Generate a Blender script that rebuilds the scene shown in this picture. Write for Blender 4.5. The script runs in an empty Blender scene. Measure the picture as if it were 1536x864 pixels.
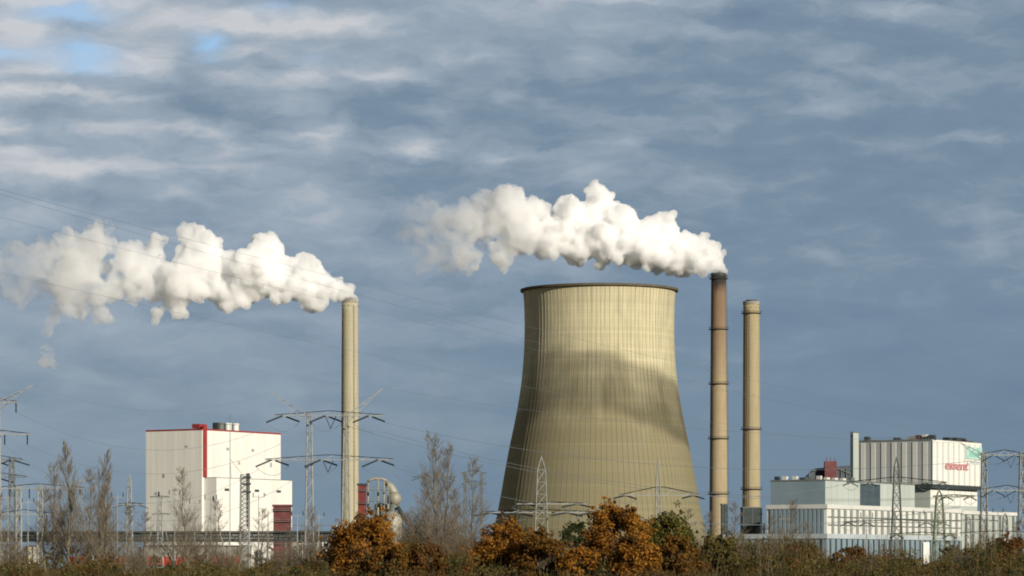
import bpy, math, random
from mathutils import Vector, Matrix
R = math.radians
PI = math.pi
scene = bpy.context.scene
col = scene.collection

# ---------------------------------------------------------------- camera, sky, sun, exposure
F = 4800.0; HZ = 850.0; CZ = 3.0          # focal length in photo pixels, horizon row, eye height
cam_d = bpy.data.cameras.new('camera'); cam = bpy.data.objects.new('camera', cam_d); col.objects.link(cam)
cam.location = (0, 0, CZ); cam.rotation_euler = (R(90), 0, 0)
cam_d.sensor_width = 36; cam_d.lens = 36 * F / 1536; cam_d.shift_y = (HZ - 432) / 1536
cam_d.clip_start = 1; cam_d.clip_end = 40000
scene.camera = cam

SUN_AZ, SUN_EL = 36.0, 19.0               # degrees to the right of straight-behind-the-camera, height
sd = Vector((math.sin(R(SUN_AZ)) * math.cos(R(SUN_EL)), -math.cos(R(SUN_AZ)) * math.cos(R(SUN_EL)), math.sin(R(SUN_EL))))
sl = bpy.data.lights.new('sun', 'SUN'); sl.energy = 5.0; sl.angle = R(0.53); sl.color = (1.0, 0.925, 0.79)
so = bpy.data.objects.new('sun', sl); col.objects.link(so)
so.rotation_euler = sd.to_track_quat('Z', 'Y').to_euler(); so.location = (200, -200, 400)

scene.view_settings.view_transform = 'Standard'; scene.view_settings.look = 'None'
scene.view_settings.exposure = 0.12; scene.view_settings.gamma = 1.0
scene.view_settings.use_curve_mapping = False
scene.render.engine = 'CYCLES'
cy = scene.cycles
cy.use_denoising = True
cy.max_bounces = 38; cy.volume_bounces = 36; cy.diffuse_bounces = 3; cy.transparent_max_bounces = 16
cy.volume_step_rate = 0.25; cy.volume_max_steps = 512
cy.filter_width = 1.9
cy.use_adaptive_sampling = True; cy.adaptive_threshold = 0.012
cy.sample_clamp_indirect = 6.0

def px2(px, py, Y):
    return Vector(((px - 768) / F * Y, Y, CZ + (HZ - py) / F * Y))
def zz(py, Y): return CZ + (HZ - py) / F * Y
def xx(px, Y): return (px - 768) / F * Y

# ---------------------------------------------------------------- node helpers
class NT:
    def __init__(s, nt): s.nt = nt; s.n = nt.nodes; s.l = nt.links
    def new(s, t, **kw):
        n = s.n.new(t)
        for k, v in kw.items(): setattr(n, k, v)
        return n
    def put(s, sock, v):
        if isinstance(v, bpy.types.NodeSocket): s.l.new(v, sock)
        else: sock.default_value = v
    def math(s, op, a, b=0.0, c=None, clamp=False):
        n = s.new('ShaderNodeMath', operation=op); n.use_clamp = clamp
        s.put(n.inputs[0], a); s.put(n.inputs[1], b)
        if c is not None: s.put(n.inputs[2], c)
        return n.outputs[0]
    def mix(s, fac, a, b, mode='MIX'):
        n = s.new('ShaderNodeMix', data_type='RGBA', blend_type=mode)
        s.put(n.inputs['Factor'], fac)
        s.put(n.inputs[6], a); s.put(n.inputs[7], b)
        return n.outputs[2]
    def mr(s, v, a, b, c, d, smooth=False):
        n = s.new('ShaderNodeMapRange'); n.clamp = True
        if smooth: n.interpolation_type = 'SMOOTHSTEP'
        s.put(n.inputs[0], v)
        for i, q in enumerate((a, b, c, d)): n.inputs[i + 1].default_value = q
        return n.outputs[0]
    def noise(s, vec, scale, detail=4, rough=0.55, dist=0.0):
        n = s.new('ShaderNodeTexNoise'); s.put(n.inputs['Vector'], vec)
        n.inputs['Scale'].default_value = scale; n.inputs['Detail'].default_value = detail
        n.inputs['Roughness'].default_value = rough; n.inputs['Distortion'].default_value = dist
        return n.outputs['Fac']
    def xyz(s, a, b, c):
        n = s.new('ShaderNodeCombineXYZ'); s.put(n.inputs[0], a); s.put(n.inputs[1], b); s.put(n.inputs[2], c)
        return n.outputs[0]
    def sep(s, v):
        n = s.new('ShaderNodeSeparateXYZ'); s.put(n.inputs[0], v); return n.outputs

# ---------------------------------------------------------------- world: Nishita sky behind a procedural deck of cloud
world = bpy.data.worlds.new('World'); scene.world = world; world.use_nodes = True
w = NT(world.node_tree); w.n.clear()
out = w.new('ShaderNodeOutputWorld'); bg = w.new('ShaderNodeBackground')
w.l.new(bg.outputs[0], out.inputs[0])
sky = w.new('ShaderNodeTexSky', sky_type='NISHITA'); sky.sun_disc = False
sky.sun_elevation = R(SUN_EL); sky.sun_rotation = R(180 - SUN_AZ); sky.air_density = 1.0; sky.dust_density = 0.6
tc = w.new('ShaderNodeTexCoord')
X, Yc, Zc = w.sep(tc.outputs['Generated'])
az = w.math('ARCTAN2', X, Yc)             # radians, 0 = straight ahead
el = w.math('ARCSINE', Zc)
# warp
wv = w.xyz(w.math('MULTIPLY', az, 42), w.math('MULTIPLY', el, 95), 0.3)
wn1 = w.noise(wv, 1.0, 5, 0.6)
wn2 = w.noise(w.xyz(w.math('MULTIPLY', az, 42), w.math('MULTIPLY', el, 95), 7.7), 1.0, 5, 0.6)
azw = w.math('ADD', az, w.math('MULTIPLY', w.math('SUBTRACT', wn1, 0.5), 0.024))
elw = w.math('ADD', el, w.math('MULTIPLY', w.math('SUBTRACT', wn2, 0.5), 0.011))
n_big = w.noise(w.xyz(w.math('MULTIPLY', azw, 9), w.math('MULTIPLY', elw, 38), 1.1), 1.0, 3, 0.5)
n_mid = w.noise(w.xyz(w.math('MULTIPLY', azw, 36), w.math('MULTIPLY', elw, 112), 4.2), 1.0, 4, 0.5)
n_fin = w.noise(w.xyz(w.math('MULTIPLY', azw, 62), w.math('MULTIPLY', elw, 180), 9.0), 1.0, 5, 0.6)
def blob(px, py, rx, ry, amp, hard=1.0):
    a = w.math('DIVIDE', w.math('SUBTRACT', azw, (px - 768) / F), rx * .9 / F)
    b = w.math('DIVIDE', w.math('SUBTRACT', elw, (HZ - py) / F), ry * 1.25 / F)
    d = w.math('ADD', w.math('MULTIPLY', a, a), w.math('MULTIPLY', b, b))
    return w.math('MULTIPLY', w.math('EXPONENT', w.math('MULTIPLY', d, -1.0)), amp)
LIGHT = [(60, 8, 150, 16, .75), (45, 62, 50, 17, .75), (150, 45, 40, 10, .2), (215, 86, 85, 14, .7), (375, 46, 150, 15, .65), (540, 48, 90, 14, .5),
 (345, 88, 55, 10, .55), (655, 90, 95, 11, .6), (385, 128, 120, 11, .7), (240, 108, 60, 8, .3), (70, 116, 110, 10, .5), (60, 152, 110, 10, .65), (200, 160, 60, 8, .3),
 (560, 118, 60, 10, .5), (260, 200, 170, 10, .6), (500, 205, 90, 14, .6), (635, 226, 34, 13, .6), (370, 228, 120, 9, .4), (755, 152, 34, 13, .55), (30, 200, 60, 10, .35),
 (70, 265, 100, 11, .6), (190, 262, 60, 9, .35), (30, 240, 80, 7, .35), (370, 262, 60, 8, .3), (250, 300, 90, 10, .3), (480, 318, 60, 16, .28), (745, 240, 30, 10, .35),
 (1320, 108, 75, 13, .5), (1400, 28, 110, 16, .45), (1180, 12, 170, 10, .55), (1290, 30, 120, 12, .35), (900, 10, 100, 8, .45), (870, 110, 60, 20, .22), (1080, 150, 110, 10, .3), (960, 190, 130, 8, .22),
 (940, 225, 60, 6, .3), (790, 238, 70, 6, .22), (1120, 275, 110, 10, .22), (1460, 220, 90, 9, .22), (1420, 375, 110, 12, .22), (1370, 445, 60, 9, .25), (1180, 400, 60, 14, .2), (1500, 450, 40, 14, .18),
 (640, 170, 60, 10, .2), (30, 320, 90, 12, .25), (90, 340, 80, 8, .2), (700, 20, 110, 12, .25), (1060, 55, 90, 10, .15), (450, 160, 60, 10, .2)]
DARK = [(330, 165, 110, 12, .5), (420, 145, 60, 8, .2), (90, 180, 100, 8, .45), (560, 150, 100, 18, .35), (620, 60, 70, 10, .2), (330, 60, 60, 6, .2), (650, 190, 70, 10, .3), (950, 130, 60, 16, .4), (1200, 60, 150, 12, .45),
 (1150, 250, 60, 8, .25), (900, 40, 120, 12, .3), (1300, 200, 150, 18, .35), (1450, 90, 80, 20, .3), (1130, 250, 120, 10, .2), (500, 235, 150, 8, .3), (240, 225, 100, 7, .3), (820, 310, 120, 12, .2), (1240, 310, 150, 16, .3), (1450, 300, 120, 18, .25), (60, 300, 120, 8, .3)]
BLUE = [(110, 36, 75, 11, .9), (125, 92, 60, 14, 1.1), (15, 92, 60, 8, .7), (312, 74, 26, 12, .8), (415, 24, 50, 9, .35), (145, 112, 40, 10, .6), (320, 100, 20, 6, .3), (470, 100, 30, 8, .25)]
def total(lst):
    acc = None
    for b_ in lst:
        v = blob(*b_); acc = v if acc is None else w.math('ADD', acc, v)
    return acc
L_ = total(LIGHT); D_ = total(DARK); B_ = total(BLUE)
front = w.mr(Yc, 0.85, 0.96, 0, 1, True)
mod = w.mr(n_mid, 0.30, 0.68, 0.45, 1.35)
lightv = w.math('MULTIPLY', w.math('MULTIPLY', L_, mod), front)
# background texture of cloud away from the blobs, fading towards the horizon
fade = w.mr(el, 0.03, 0.12, 0.35, 1.0)
tex = w.math('ADD', w.math('MULTIPLY', w.math('SUBTRACT', n_mid, 0.5), 1.5), w.math('ADD', w.math('MULTIPLY', w.math('SUBTRACT', n_big, 0.5), 1.3), w.math('MULTIPLY', w.math('SUBTRACT', n_fin, 0.5), 0.75)))
val = w.math('ADD', w.math('MULTIPLY', w.math('MULTIPLY', tex, fade), 0.50), w.math('SUBTRACT', w.math('MULTIPLY', lightv, 0.50), w.math('MULTIPLY', w.math('MULTIPLY', D_, front), 0.15)))
leftg = w.mr(az, -0.16, 0.10, 0.30, 0.0)
topg = w.mr(el, 0.02, 0.17, 0.0, 0.18)
val = w.math('ADD', val, w.math('ADD', w.math('ADD', leftg, topg), 0.16))
ramp = w.new('ShaderNodeValToRGB'); w.l.new(val, ramp.inputs[0])
cr = ramp.color_ramp
cr.elements[0].position = 0.0; cr.elements[0].color = (0.140, 0.207, 0.296, 1)
cr.elements[1].position = 1.0; cr.elements[1].color = (0.53, 0.55, 0.58, 1)
e = cr.elements.new(0.28); e.color = (0.175, 0.248, 0.330, 1)
e = cr.elements.new(0.60); e.color = (0.300, 0.366, 0.440, 1)
# horizon tint, slightly greener and flatter
hz = w.mr(el, 0.0, 0.075, 0.62, 0.0)
cloud = w.mix(hz, ramp.outputs[0], (0.145, 0.214, 0.272, 1))
bluev = w.math('MULTIPLY', w.math('MULTIPLY', B_, front), w.mr(n_mid, 0.35, 0.6, 1.25, 0.6), clamp=True)
skyc = w.mix(1.0, sky.outputs[0], (0.085, 0.10, 0.125, 1), 'MULTIPLY')
vis = w.mix(w.math('MULTIPLY', bluev, 0.8), cloud, skyc)
# the deck above and behind is heavier and darker, thin towards the sun
deck = w.mr(Zc, 0.22, 0.5, 0.0, 1.0, True)
side = w.mr(X, -0.6, -0.24, 1.0, 0.0)
dk = w.math('MAXIMUM', w.math('MAXIMUM', deck, side), w.mr(Yc, -0.5, 0.2, 0.85, 0.0))
fincol = w.mix(w.math('MULTIPLY', dk, 0.9), vis, (0.045, 0.060, 0.085, 1))
below = w.mr(Zc, -0.02, 0.0, 0.9, 0.0)
fincol = w.mix(below, fincol, (0.03, 0.03, 0.025, 1))
w.l.new(fincol, bg.inputs[0]); bg.inputs[1].default_value = 1.0

# ---------------------------------------------------------------- materials
MATS = {}
def mat(name, c, rough=0.7, metal=0.0, var=0.0, vscale=0.3, c2=None, stretch=(1, 1, 1), spec=0.3):
    if name in MATS: return MATS[name]
    m = bpy.data.materials.new(name); m.use_nodes = True; t = NT(m.node_tree)
    b = t.n['Principled BSDF']
    b.inputs['Roughness'].default_value = rough; b.inputs['Metallic'].default_value = metal
    b.inputs['Specular IOR Level'].default_value = spec
    if var > 0:
        g = t.new('ShaderNodeNewGeometry')
        mp = t.new('ShaderNodeMapping'); mp.inputs['Scale'].default_value = stretch
        t.l.new(g.outputs['Position'], mp.inputs['Vector'])
        n = t.noise(mp.outputs[0], vscale, 5, 0.6)
        f = t.mr(n, 0.3, 0.7, 0, 1)
        c2 = c2 or tuple(q * (1 - var) for q in c)
        o = t.mix(f, (*c, 1), (*c2, 1))
        t.l.new(o, b.inputs['Base Color'])
    else: b.inputs['Base Color'].default_value = (*c, 1)
    MATS[name] = m; return m
M_steel = mat('galvanised_steel', (0.31, 0.32, 0.305), 0.6, 0.0, 0.25, 0.4)
M_steel_d = mat('weathered_steel', (0.16, 0.175, 0.165), 0.65, 0.0, 0.35, 0.3)
M_steel_dd = mat('dark_steel', (0.045, 0.06, 0.06), 0.6, 0.0, 0.4, 0.4)
M_insul = mat('insulator_glaze', (0.022, 0.030, 0.032), 0.35)
M_wire = mat('conductor', (0.16, 0.19, 0.22), 0.6)
M_white = mat('white_cladding', (0.78, 0.76, 0.70), 0.55, 0, 0.16, 0.16, stretch=(1, 1, 0.12))
M_white2 = mat('white_cladding_old', (0.62, 0.62, 0.58), 0.6, 0, 0.2, 0.08, stretch=(1, 1, 0.3))
M_greyc = mat('grey_cladding', (0.36, 0.38, 0.38), 0.6, 0, 0.15, 0.08, stretch=(1, 1, 0.3))
M_bluec = mat('blue_grey_cladding', (0.22, 0.29, 0.33), 0.6, 0, 0.2, 0.08, stretch=(1, 1, 0.3))
M_pale = mat('pale_green_cladding', (0.42, 0.46, 0.42), 0.6, 0, 0.15, 0.06, stretch=(1, 1, 0.3))
M_darkp = mat('dark_panel', (0.06, 0.085, 0.10), 0.5, 0, 0.3, 0.2)
M_red = mat('red_trim', (0.30, 0.04, 0.035), 0.55, 0, 0.2, 0.3)
M_maroon = mat('maroon_steel', (0.10, 0.022, 0.026), 0.6, 0, 0.5, 0.35, c2=(0.15, 0.055, 0.05))
M_roof = mat('roof_felt', (0.07, 0.075, 0.08), 0.9, 0, 0.3, 0.2)
M_alu = mat('aluminium_lagging', (0.33, 0.315, 0.255), 0.55, 0.15, 0.25, 0.3)
M_conc = mat('plain_concrete', (0.30, 0.28, 0.23), 0.9, 0, 0.25, 0.2)
M_bark = mat('bark', (0.16, 0.125, 0.085), 0.95, 0, 0.35, 0.5)
M_bark_p = mat('pale_bark', (0.19, 0.16, 0.115), 0.95, 0, 0.3, 0.5)
M_ring = mat('ring_steel', (0.05, 0.045, 0.04), 0.8)
M_pink = mat('pink_red_paint', (0.60, 0.26, 0.28), 0.5, 0, 0.25, 0.3)
M_teal = mat('teal_paint', (0.52, 0.66, 0.60), 0.5, 0, 0.25, 0.25, c2=(0.24, 0.50, 0.43))

def concrete_tower():
    m = bpy.data.materials.new('tower_concrete'); m.use_nodes = True; t = NT(m.node_tree); b = t.n['Principled BSDF']
    b.inputs['Roughness'].default_value = 0.92; b.inputs['Specular IOR Level'].default_value = 0.15
    tcn = t.new('ShaderNodeTexCoord'); x, y, z = t.sep(tcn.outputs['Object'])
    ang = t.math('ARCTAN2', x, y)
    v = t.xyz(t.math('MULTIPLY', ang, 40), t.math('MULTIPLY', z, 0.035), 0.0)
    streak = t.noise(v, 1.0, 5, 0.6)
    v2 = t.xyz(t.math('MULTIPLY', ang, 3.2), t.math('MULTIPLY', z, 0.028), 5.0)
    patch = t.noise(v2, 1.0, 5, 0.6, 0.6)
    # casting lifts: faint horizontal joints, one per 1.5 m
    lift = t.math('FRACT', t.math('MULTIPLY', z, 1 / 1.6))
    li = t.mr(lift, 0.0, 0.12, 0.86, 1.0)
    wv = t.new('ShaderNodeTexWhiteNoise'); wv.noise_dimensions = '1D'; t.l.new(t.math('FLOOR', t.math('MULTIPLY', z, 1 / 1.6)), wv.inputs['W'])
    ringv = t.mr(wv.outputs[0], 0, 1, 0.93, 1.04)
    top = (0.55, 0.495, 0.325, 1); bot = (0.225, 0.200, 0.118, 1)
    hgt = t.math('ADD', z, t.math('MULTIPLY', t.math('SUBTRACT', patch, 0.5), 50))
    c = t.mix(t.mr(hgt, 66, 104, 0, 1, True), bot, top)  # shell darkens downward: weathering plus thin steam shade put into the colour
    c = t.mix(t.mr(streak, 0.42, 0.72, 0, 0.5), c, (0.20, 0.18, 0.12, 1))
    c = t.mix(t.mr(patch, 0.5, 0.75, 0, 0.35), c, (0.22, 0.21, 0.15, 1))
    c = t.mix(1.0, c, t.xyz(li, li, li), 'MULTIPLY')
    c = t.mix(1.0, c, t.xyz(ringv, ringv, ringv), 'MULTIPLY')
    # grime caught along each rib, broken by the streaks
    fr_ = t.math('FRACT', t.math('ADD', t.math('MULTIPLY', t.math('ARCTAN2', y, x), 108 / (2 * PI)), 108.0))
    gr = t.math('MULTIPLY', t.mr(t.math('ABSOLUTE', t.math('SUBTRACT', fr_, 0.86)), 0.03, 0.10, 1.0, 0.0), t.mr(streak, 0.3, 0.6, 0.25, 0.60))
    c = t.mix(gr, c, (0.12, 0.10, 0.06, 1))
    # water marks creeping up from the air inlet and down from the lip
    c = t.mix(t.mr(t.math('ADD', z, t.math('MULTIPLY', streak, 14)), 12, 30, 0.45, 0.0), c, (0.10, 0.10, 0.08, 1))
    t.l.new(c, b.inputs['Base Color'])
    return m
def stack_concrete(name, base, soot=None, ztop=150, reddish=0.0, sootlen=8):
    m = bpy.data.materials.new(name); m.use_nodes = True; t = NT(m.node_tree); b = t.n['Principled BSDF']
    b.inputs['Roughness'].default_value = 0.9; b.inputs['Specular IOR Level'].default_value = 0.15
    tcn = t.new('ShaderNodeTexCoord'); x, y, z = t.sep(tcn.outputs['Object'])
    ang = t.math('ARCTAN2', x, y)
    streak = t.noise(t.xyz(t.math('MULTIPLY', ang, 5), t.math('MULTIPLY', z, 0.03), 2.0), 1.0, 5, 0.6)
    patch = t.noise(t.xyz(t.math('MULTIPLY', ang, 1.2), t.math('MULTIPLY', z, 0.08), 5.0), 1.0, 5, 0.6)
    lift = t.mr(t.math('FRACT', t.math('MULTIPLY', z, 1 / 2.4)), 0.0, 0.1, 0.88, 1.0)
    c = t.mix(t.mr(streak, 0.35, 0.7, 0, 0.45), (*base, 1), tuple(q * 0.6 for q in base) + (1,))
    c = t.mix(t.mr(patch, 0.45, 0.7, 0, 0.3), c, tuple(q * 0.55 for q in base) + (1,))
    if reddish > 0:
        rz = t.math('ADD', z, t.math('MULTIPLY', t.math('SUBTRACT', streak, 0.5), 40))
        c = t.mix(t.mr(rz, ztop - 75, ztop - 8, 0.0, reddish, True), c, (0.15, 0.085, 0.055, 1))
    if soot:
        sz = t.math('ADD', z, t.math('MULTIPLY', t.math('SUBTRACT', patch, 0.5), 10))
        c = t.mix(t.mr(sz, ztop - sootlen - 6, ztop - sootlen + 2, 0, 0.93, True), c, (*soot, 1))
    c = t.mix(1.0, c, t.xyz(lift, lift, lift), 'MULTIPLY')
    t.l.new(c, b.inputs['Base Color'])
    return m
def leaf_mat(name, cols, scale=0.35):
    m = bpy.data.materials.new(name); m.use_nodes = True; t = NT(m.node_tree); b = t.n['Principled BSDF']
    b.inputs['Roughness'].default_value = 0.75; b.inputs['Specular IOR Level'].default_value = 0.15
    g = t.new('ShaderNodeNewGeometry')
    n = t.noise(g.outputs['Position'], scale, 3, 0.6)
    fac = t.math('ADD', t.math('MULTIPLY', t.mr(n, 0.3, 0.7, 0, 1), 0.6), t.math('MULTIPLY', g.outputs['Random Per Island'], 0.4))
    r = t.new('ShaderNodeValToRGB'); t.l.new(fac, r.inputs[0]); cr = r.color_ramp
    cr.elements[0].position = 0.1; cr.elements[0].color = (*cols[0], 1)
    cr.elements[1].position = 0.9; cr.elements[1].color = (*cols[-1], 1)
    for i, c in enumerate(cols[1:-1]):
        e = cr.elements.new(0.1 + 0.8 * (i + 1) / (len(cols) - 1)); e.color = (*c, 1)
    t.l.new(r.outputs[0], b.inputs['Base Color'])
    tr = t.new('ShaderNodeBsdfTranslucent'); t.l.new(r.outputs[0], tr.inputs[0])
    mx = t.new('ShaderNodeMixShader'); mx.inputs[0].default_value = 0.38
    t.l.new(b.outputs[0], mx.inputs[1]); t.l.new(tr.outputs[0], mx.inputs[2])
    t.l.new(mx.outputs[0], t.n['Material Output'].inputs[0])
    return m
ML_orange = leaf_mat('oak_leaves_rust', [(0.03, 0.020, 0.010), (0.17, 0.078, 0.014), (0.42, 0.180, 0.024), (0.22, 0.165, 0.036)])
ML_mixed = leaf_mat('oak_leaves_turning', [(0.035, 0.035, 0.012), (0.13, 0.065, 0.014), (0.21, 0.095, 0.018), (0.11, 0.10, 0.022)], 0.22)
ML_yellow = leaf_mat('leaves_yellow_green', [(0.035, 0.038, 0.012), (0.09, 0.085, 0.02), (0.17, 0.15, 0.03), (0.10, 0.06, 0.018)])
ML_olive = leaf_mat('leaves_olive', [(0.045, 0.040, 0.014), (0.105, 0.090, 0.030), (0.175, 0.138, 0.045), (0.12, 0.080, 0.026)])
ML_brown = leaf_mat('leaves_brown', [(0.05, 0.028, 0.012), (0.12, 0.055, 0.015), (0.17, 0.085, 0.022), (0.09, 0.06, 0.02)])
ML_green = leaf_mat('leaves_dark_green', [(0.018, 0.026, 0.010), (0.04, 0.055, 0.016), (0.075, 0.08, 0.022)])

# ---------------------------------------------------------------- mesh builder
class MB:
    def __init__(s): s.v = []; s.f = []
    def poly(s, pts): 
        i = len(s.v); s.v += [tuple(p) for p in pts]; s.f.append(tuple(range(i, i + len(pts))))
    def hexa(s, p):   # p: 4 bottom ccw, 4 top
        i = len(s.v); s.v += [tuple(q) for q in p]
        for f in ((3, 2, 1, 0), (4, 5, 6, 7), (0, 1, 5, 4), (1, 2, 6, 5), (2, 3, 7, 6), (3, 0, 4, 7)): s.f.append(tuple(i + k for k in f))
    def box(s, x0, x1, y0, y1, z0, z1):
        s.hexa([(x0, y0, z0), (x1, y0, z0), (x1, y1, z0), (x0, y1, z0), (x0, y0, z1), (x1, y0, z1), (x1, y1, z1), (x0, y1, z1)])
    def bar(s, a, b, r, r2=None, n=4, cap=True):
        a = Vector(a); b = Vector(b); d = b - a
        if d.length < 1e-6: return
        d.normalize(); u = d.cross(Vector((0, 0, 1)))
        if u.length < 1e-3: u = d.cross(Vector((0, 1, 0)))
        u.normalize(); v = d.cross(u); r2 = r if r2 is None else r2
        i = len(s.v)
        for c, rr in ((a, r), (b, r2)):
            for k in range(n):
                t = 2 * PI * (k + .5) / n; s.v.append(tuple(c + (u * math.cos(t) + v * math.sin(t)) * rr))
        for k in range(n):
            k2 = (k + 1) % n; s.f.append((i + k, i + k2, i + n + k2, i + n + k))
        if cap: s.f.append(tuple(i + k for k in reversed(range(n)))); s.f.append(tuple(i + n + k for k in range(n)))
    def tube(s, pts, r, n=6, cap=True):
        pts = [Vector(p) for p in pts]; rr = r if isinstance(r, (list, tuple)) else [r] * len(pts)
        i0 = len(s.v)
        for j, p in enumerate(pts):
            d = (pts[min(j + 1, len(pts) - 1)] - pts[max(j - 1, 0)]).normalized()
            u = d.cross(Vector((0, 0, 1)))
            if u.length < 1e-2: u = d.cross(Vector((0, 1, 0)))
            u.normalize(); v = d.cross(u)
            for k in range(n):
                t = 2 * PI * k / n; s.v.append(tuple(p + (u * math.cos(t) + v * math.sin(t)) * rr[j]))
        for j in range(len(pts) - 1):
            for k in range(n):
                k2 = (k + 1) % n; a = i0 + j * n; s.f.append((a + k, a + k2, a + n + k2, a + n + k))
        if cap:
            s.f.append(tuple(i0 + k for k in reversed(range(n)))); s.f.append(tuple(i0 + (len(pts) - 1) * n + k for k in range(n)))
    def lathe(s, cx, cy, prof, n=64, close=False):
        i0 = len(s.v)
        for r, z in prof:
            for k in range(n):
                t = 2 * PI * k / n; s.v.append((cx + r * math.cos(t), cy + r * math.sin(t), z))
        m = len(prof)
        for j in range(m - 1 + (1 if close else 0)):
            for k in range(n):
                k2 = (k + 1) % n; a = i0 + j * n; b = i0 + ((j + 1) % m) * n
                s.f.append((a + k, a + k2, b + k2, b + k))
    def blobm(s, c, r, seed=0, sq=(1, 1, 1), n=10, amp=0.0):
        i0 = len(s.v); rnd = random.Random(seed); m = n // 2 + 1
        for j in range(m + 1):
            ph = PI * j / m
            for k in range(n):
                t = 2 * PI * k / n; q = r * (1 + amp * (rnd.random() - .5))
                s.v.append((c[0] + q * sq[0] * math.sin(ph) * math.cos(t), c[1] + q * sq[1] * math.sin(ph) * math.sin(t), c[2] + q * sq[2] * math.cos(ph)))
        for j in range(m):
            for k in range(n):
                k2 = (k + 1) % n; a = i0 + j * n; s.f.append((a + k, a + n + k, a + n + k2, a + k2))
    def mesh(s, name, m, off=(0, 0, 0)):
        me = bpy.data.meshes.new(name)
        me.from_pydata([(a - off[0], b - off[1], c - off[2]) for a, b, c in s.v], [], s.f)
        if m: me.materials.append(m)
        me.validate(); me.update(); return me
    def build(s, name, m, parent=None, smooth=False, label=None):
        off = parent_loc(parent) if parent else Vector((0, 0, 0))
        me = s.mesh(name, m, off)
        if smooth: me.polygons.foreach_set('use_smooth', [True] * len(me.polygons))
        o = bpy.data.objects.new(name, me); col.objects.link(o)
        if parent: o.parent = parent
        if label: o['label'] = label
        return o
def parent_loc(p):
    v = Vector((0, 0, 0))
    while p: v += p.location; p = p.parent
    return v
def tag(o, label=None, cat=None, group=None, kind=None):
    if label: o['label'] = label
    if cat: o['category'] = cat
    if group: o['group'] = group
    if kind: o['kind'] = kind
    return o
def empty(name, loc, label, cat, group=None):
    o = bpy.data.objects.new(name, None); col.objects.link(o); o.location = loc; o.empty_display_size = 2
    return tag(o, label, cat, group)
def copy_tree(o, parent=None):
    c = o.copy(); col.objects.link(c)
    if parent: c.parent = parent
    for ch in list(o.children): copy_tree(ch, c)
    return c

# ---------------------------------------------------------------- ground
def ground():
    m = bpy.data.materials.new('field'); m.use_nodes = True; t = NT(m.node_tree); b = t.n['Principled BSDF']
    b.inputs['Roughness'].default_value = 1.0
    g = t.new('ShaderNodeNewGeometry'); n = t.noise(g.outputs['Position'], 0.02, 6, 0.65); n2 = t.noise(g.outputs['Position'], 0.6, 4, 0.6)
    c = t.mix(t.mr(n, .35, .65, 0, 1), (0.10, 0.085, 0.035, 1), (0.055, 0.062, 0.022, 1))
    c = t.mix(t.mr(n2, .4, .7, 0, .6), c, (0.14, 0.11, 0.055, 1)); t.l.new(c, b.inputs['Base Color'])
    mb = MB(); NX, NY = 40, 40
    for j in range(NY + 1):
        for i in range(NX + 1):
            mb.v.append((-12000 + 24000 * i / NX, -3000 + 23000 * j / NY, 0))
    for j in range(NY):
        for i in range(NX):
            a = j * (NX + 1) + i; mb.f.append((a, a + 1, a + NX + 2, a + NX + 1))
    tag(mb.build('ground', m), kind='structure')
ground()

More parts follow.
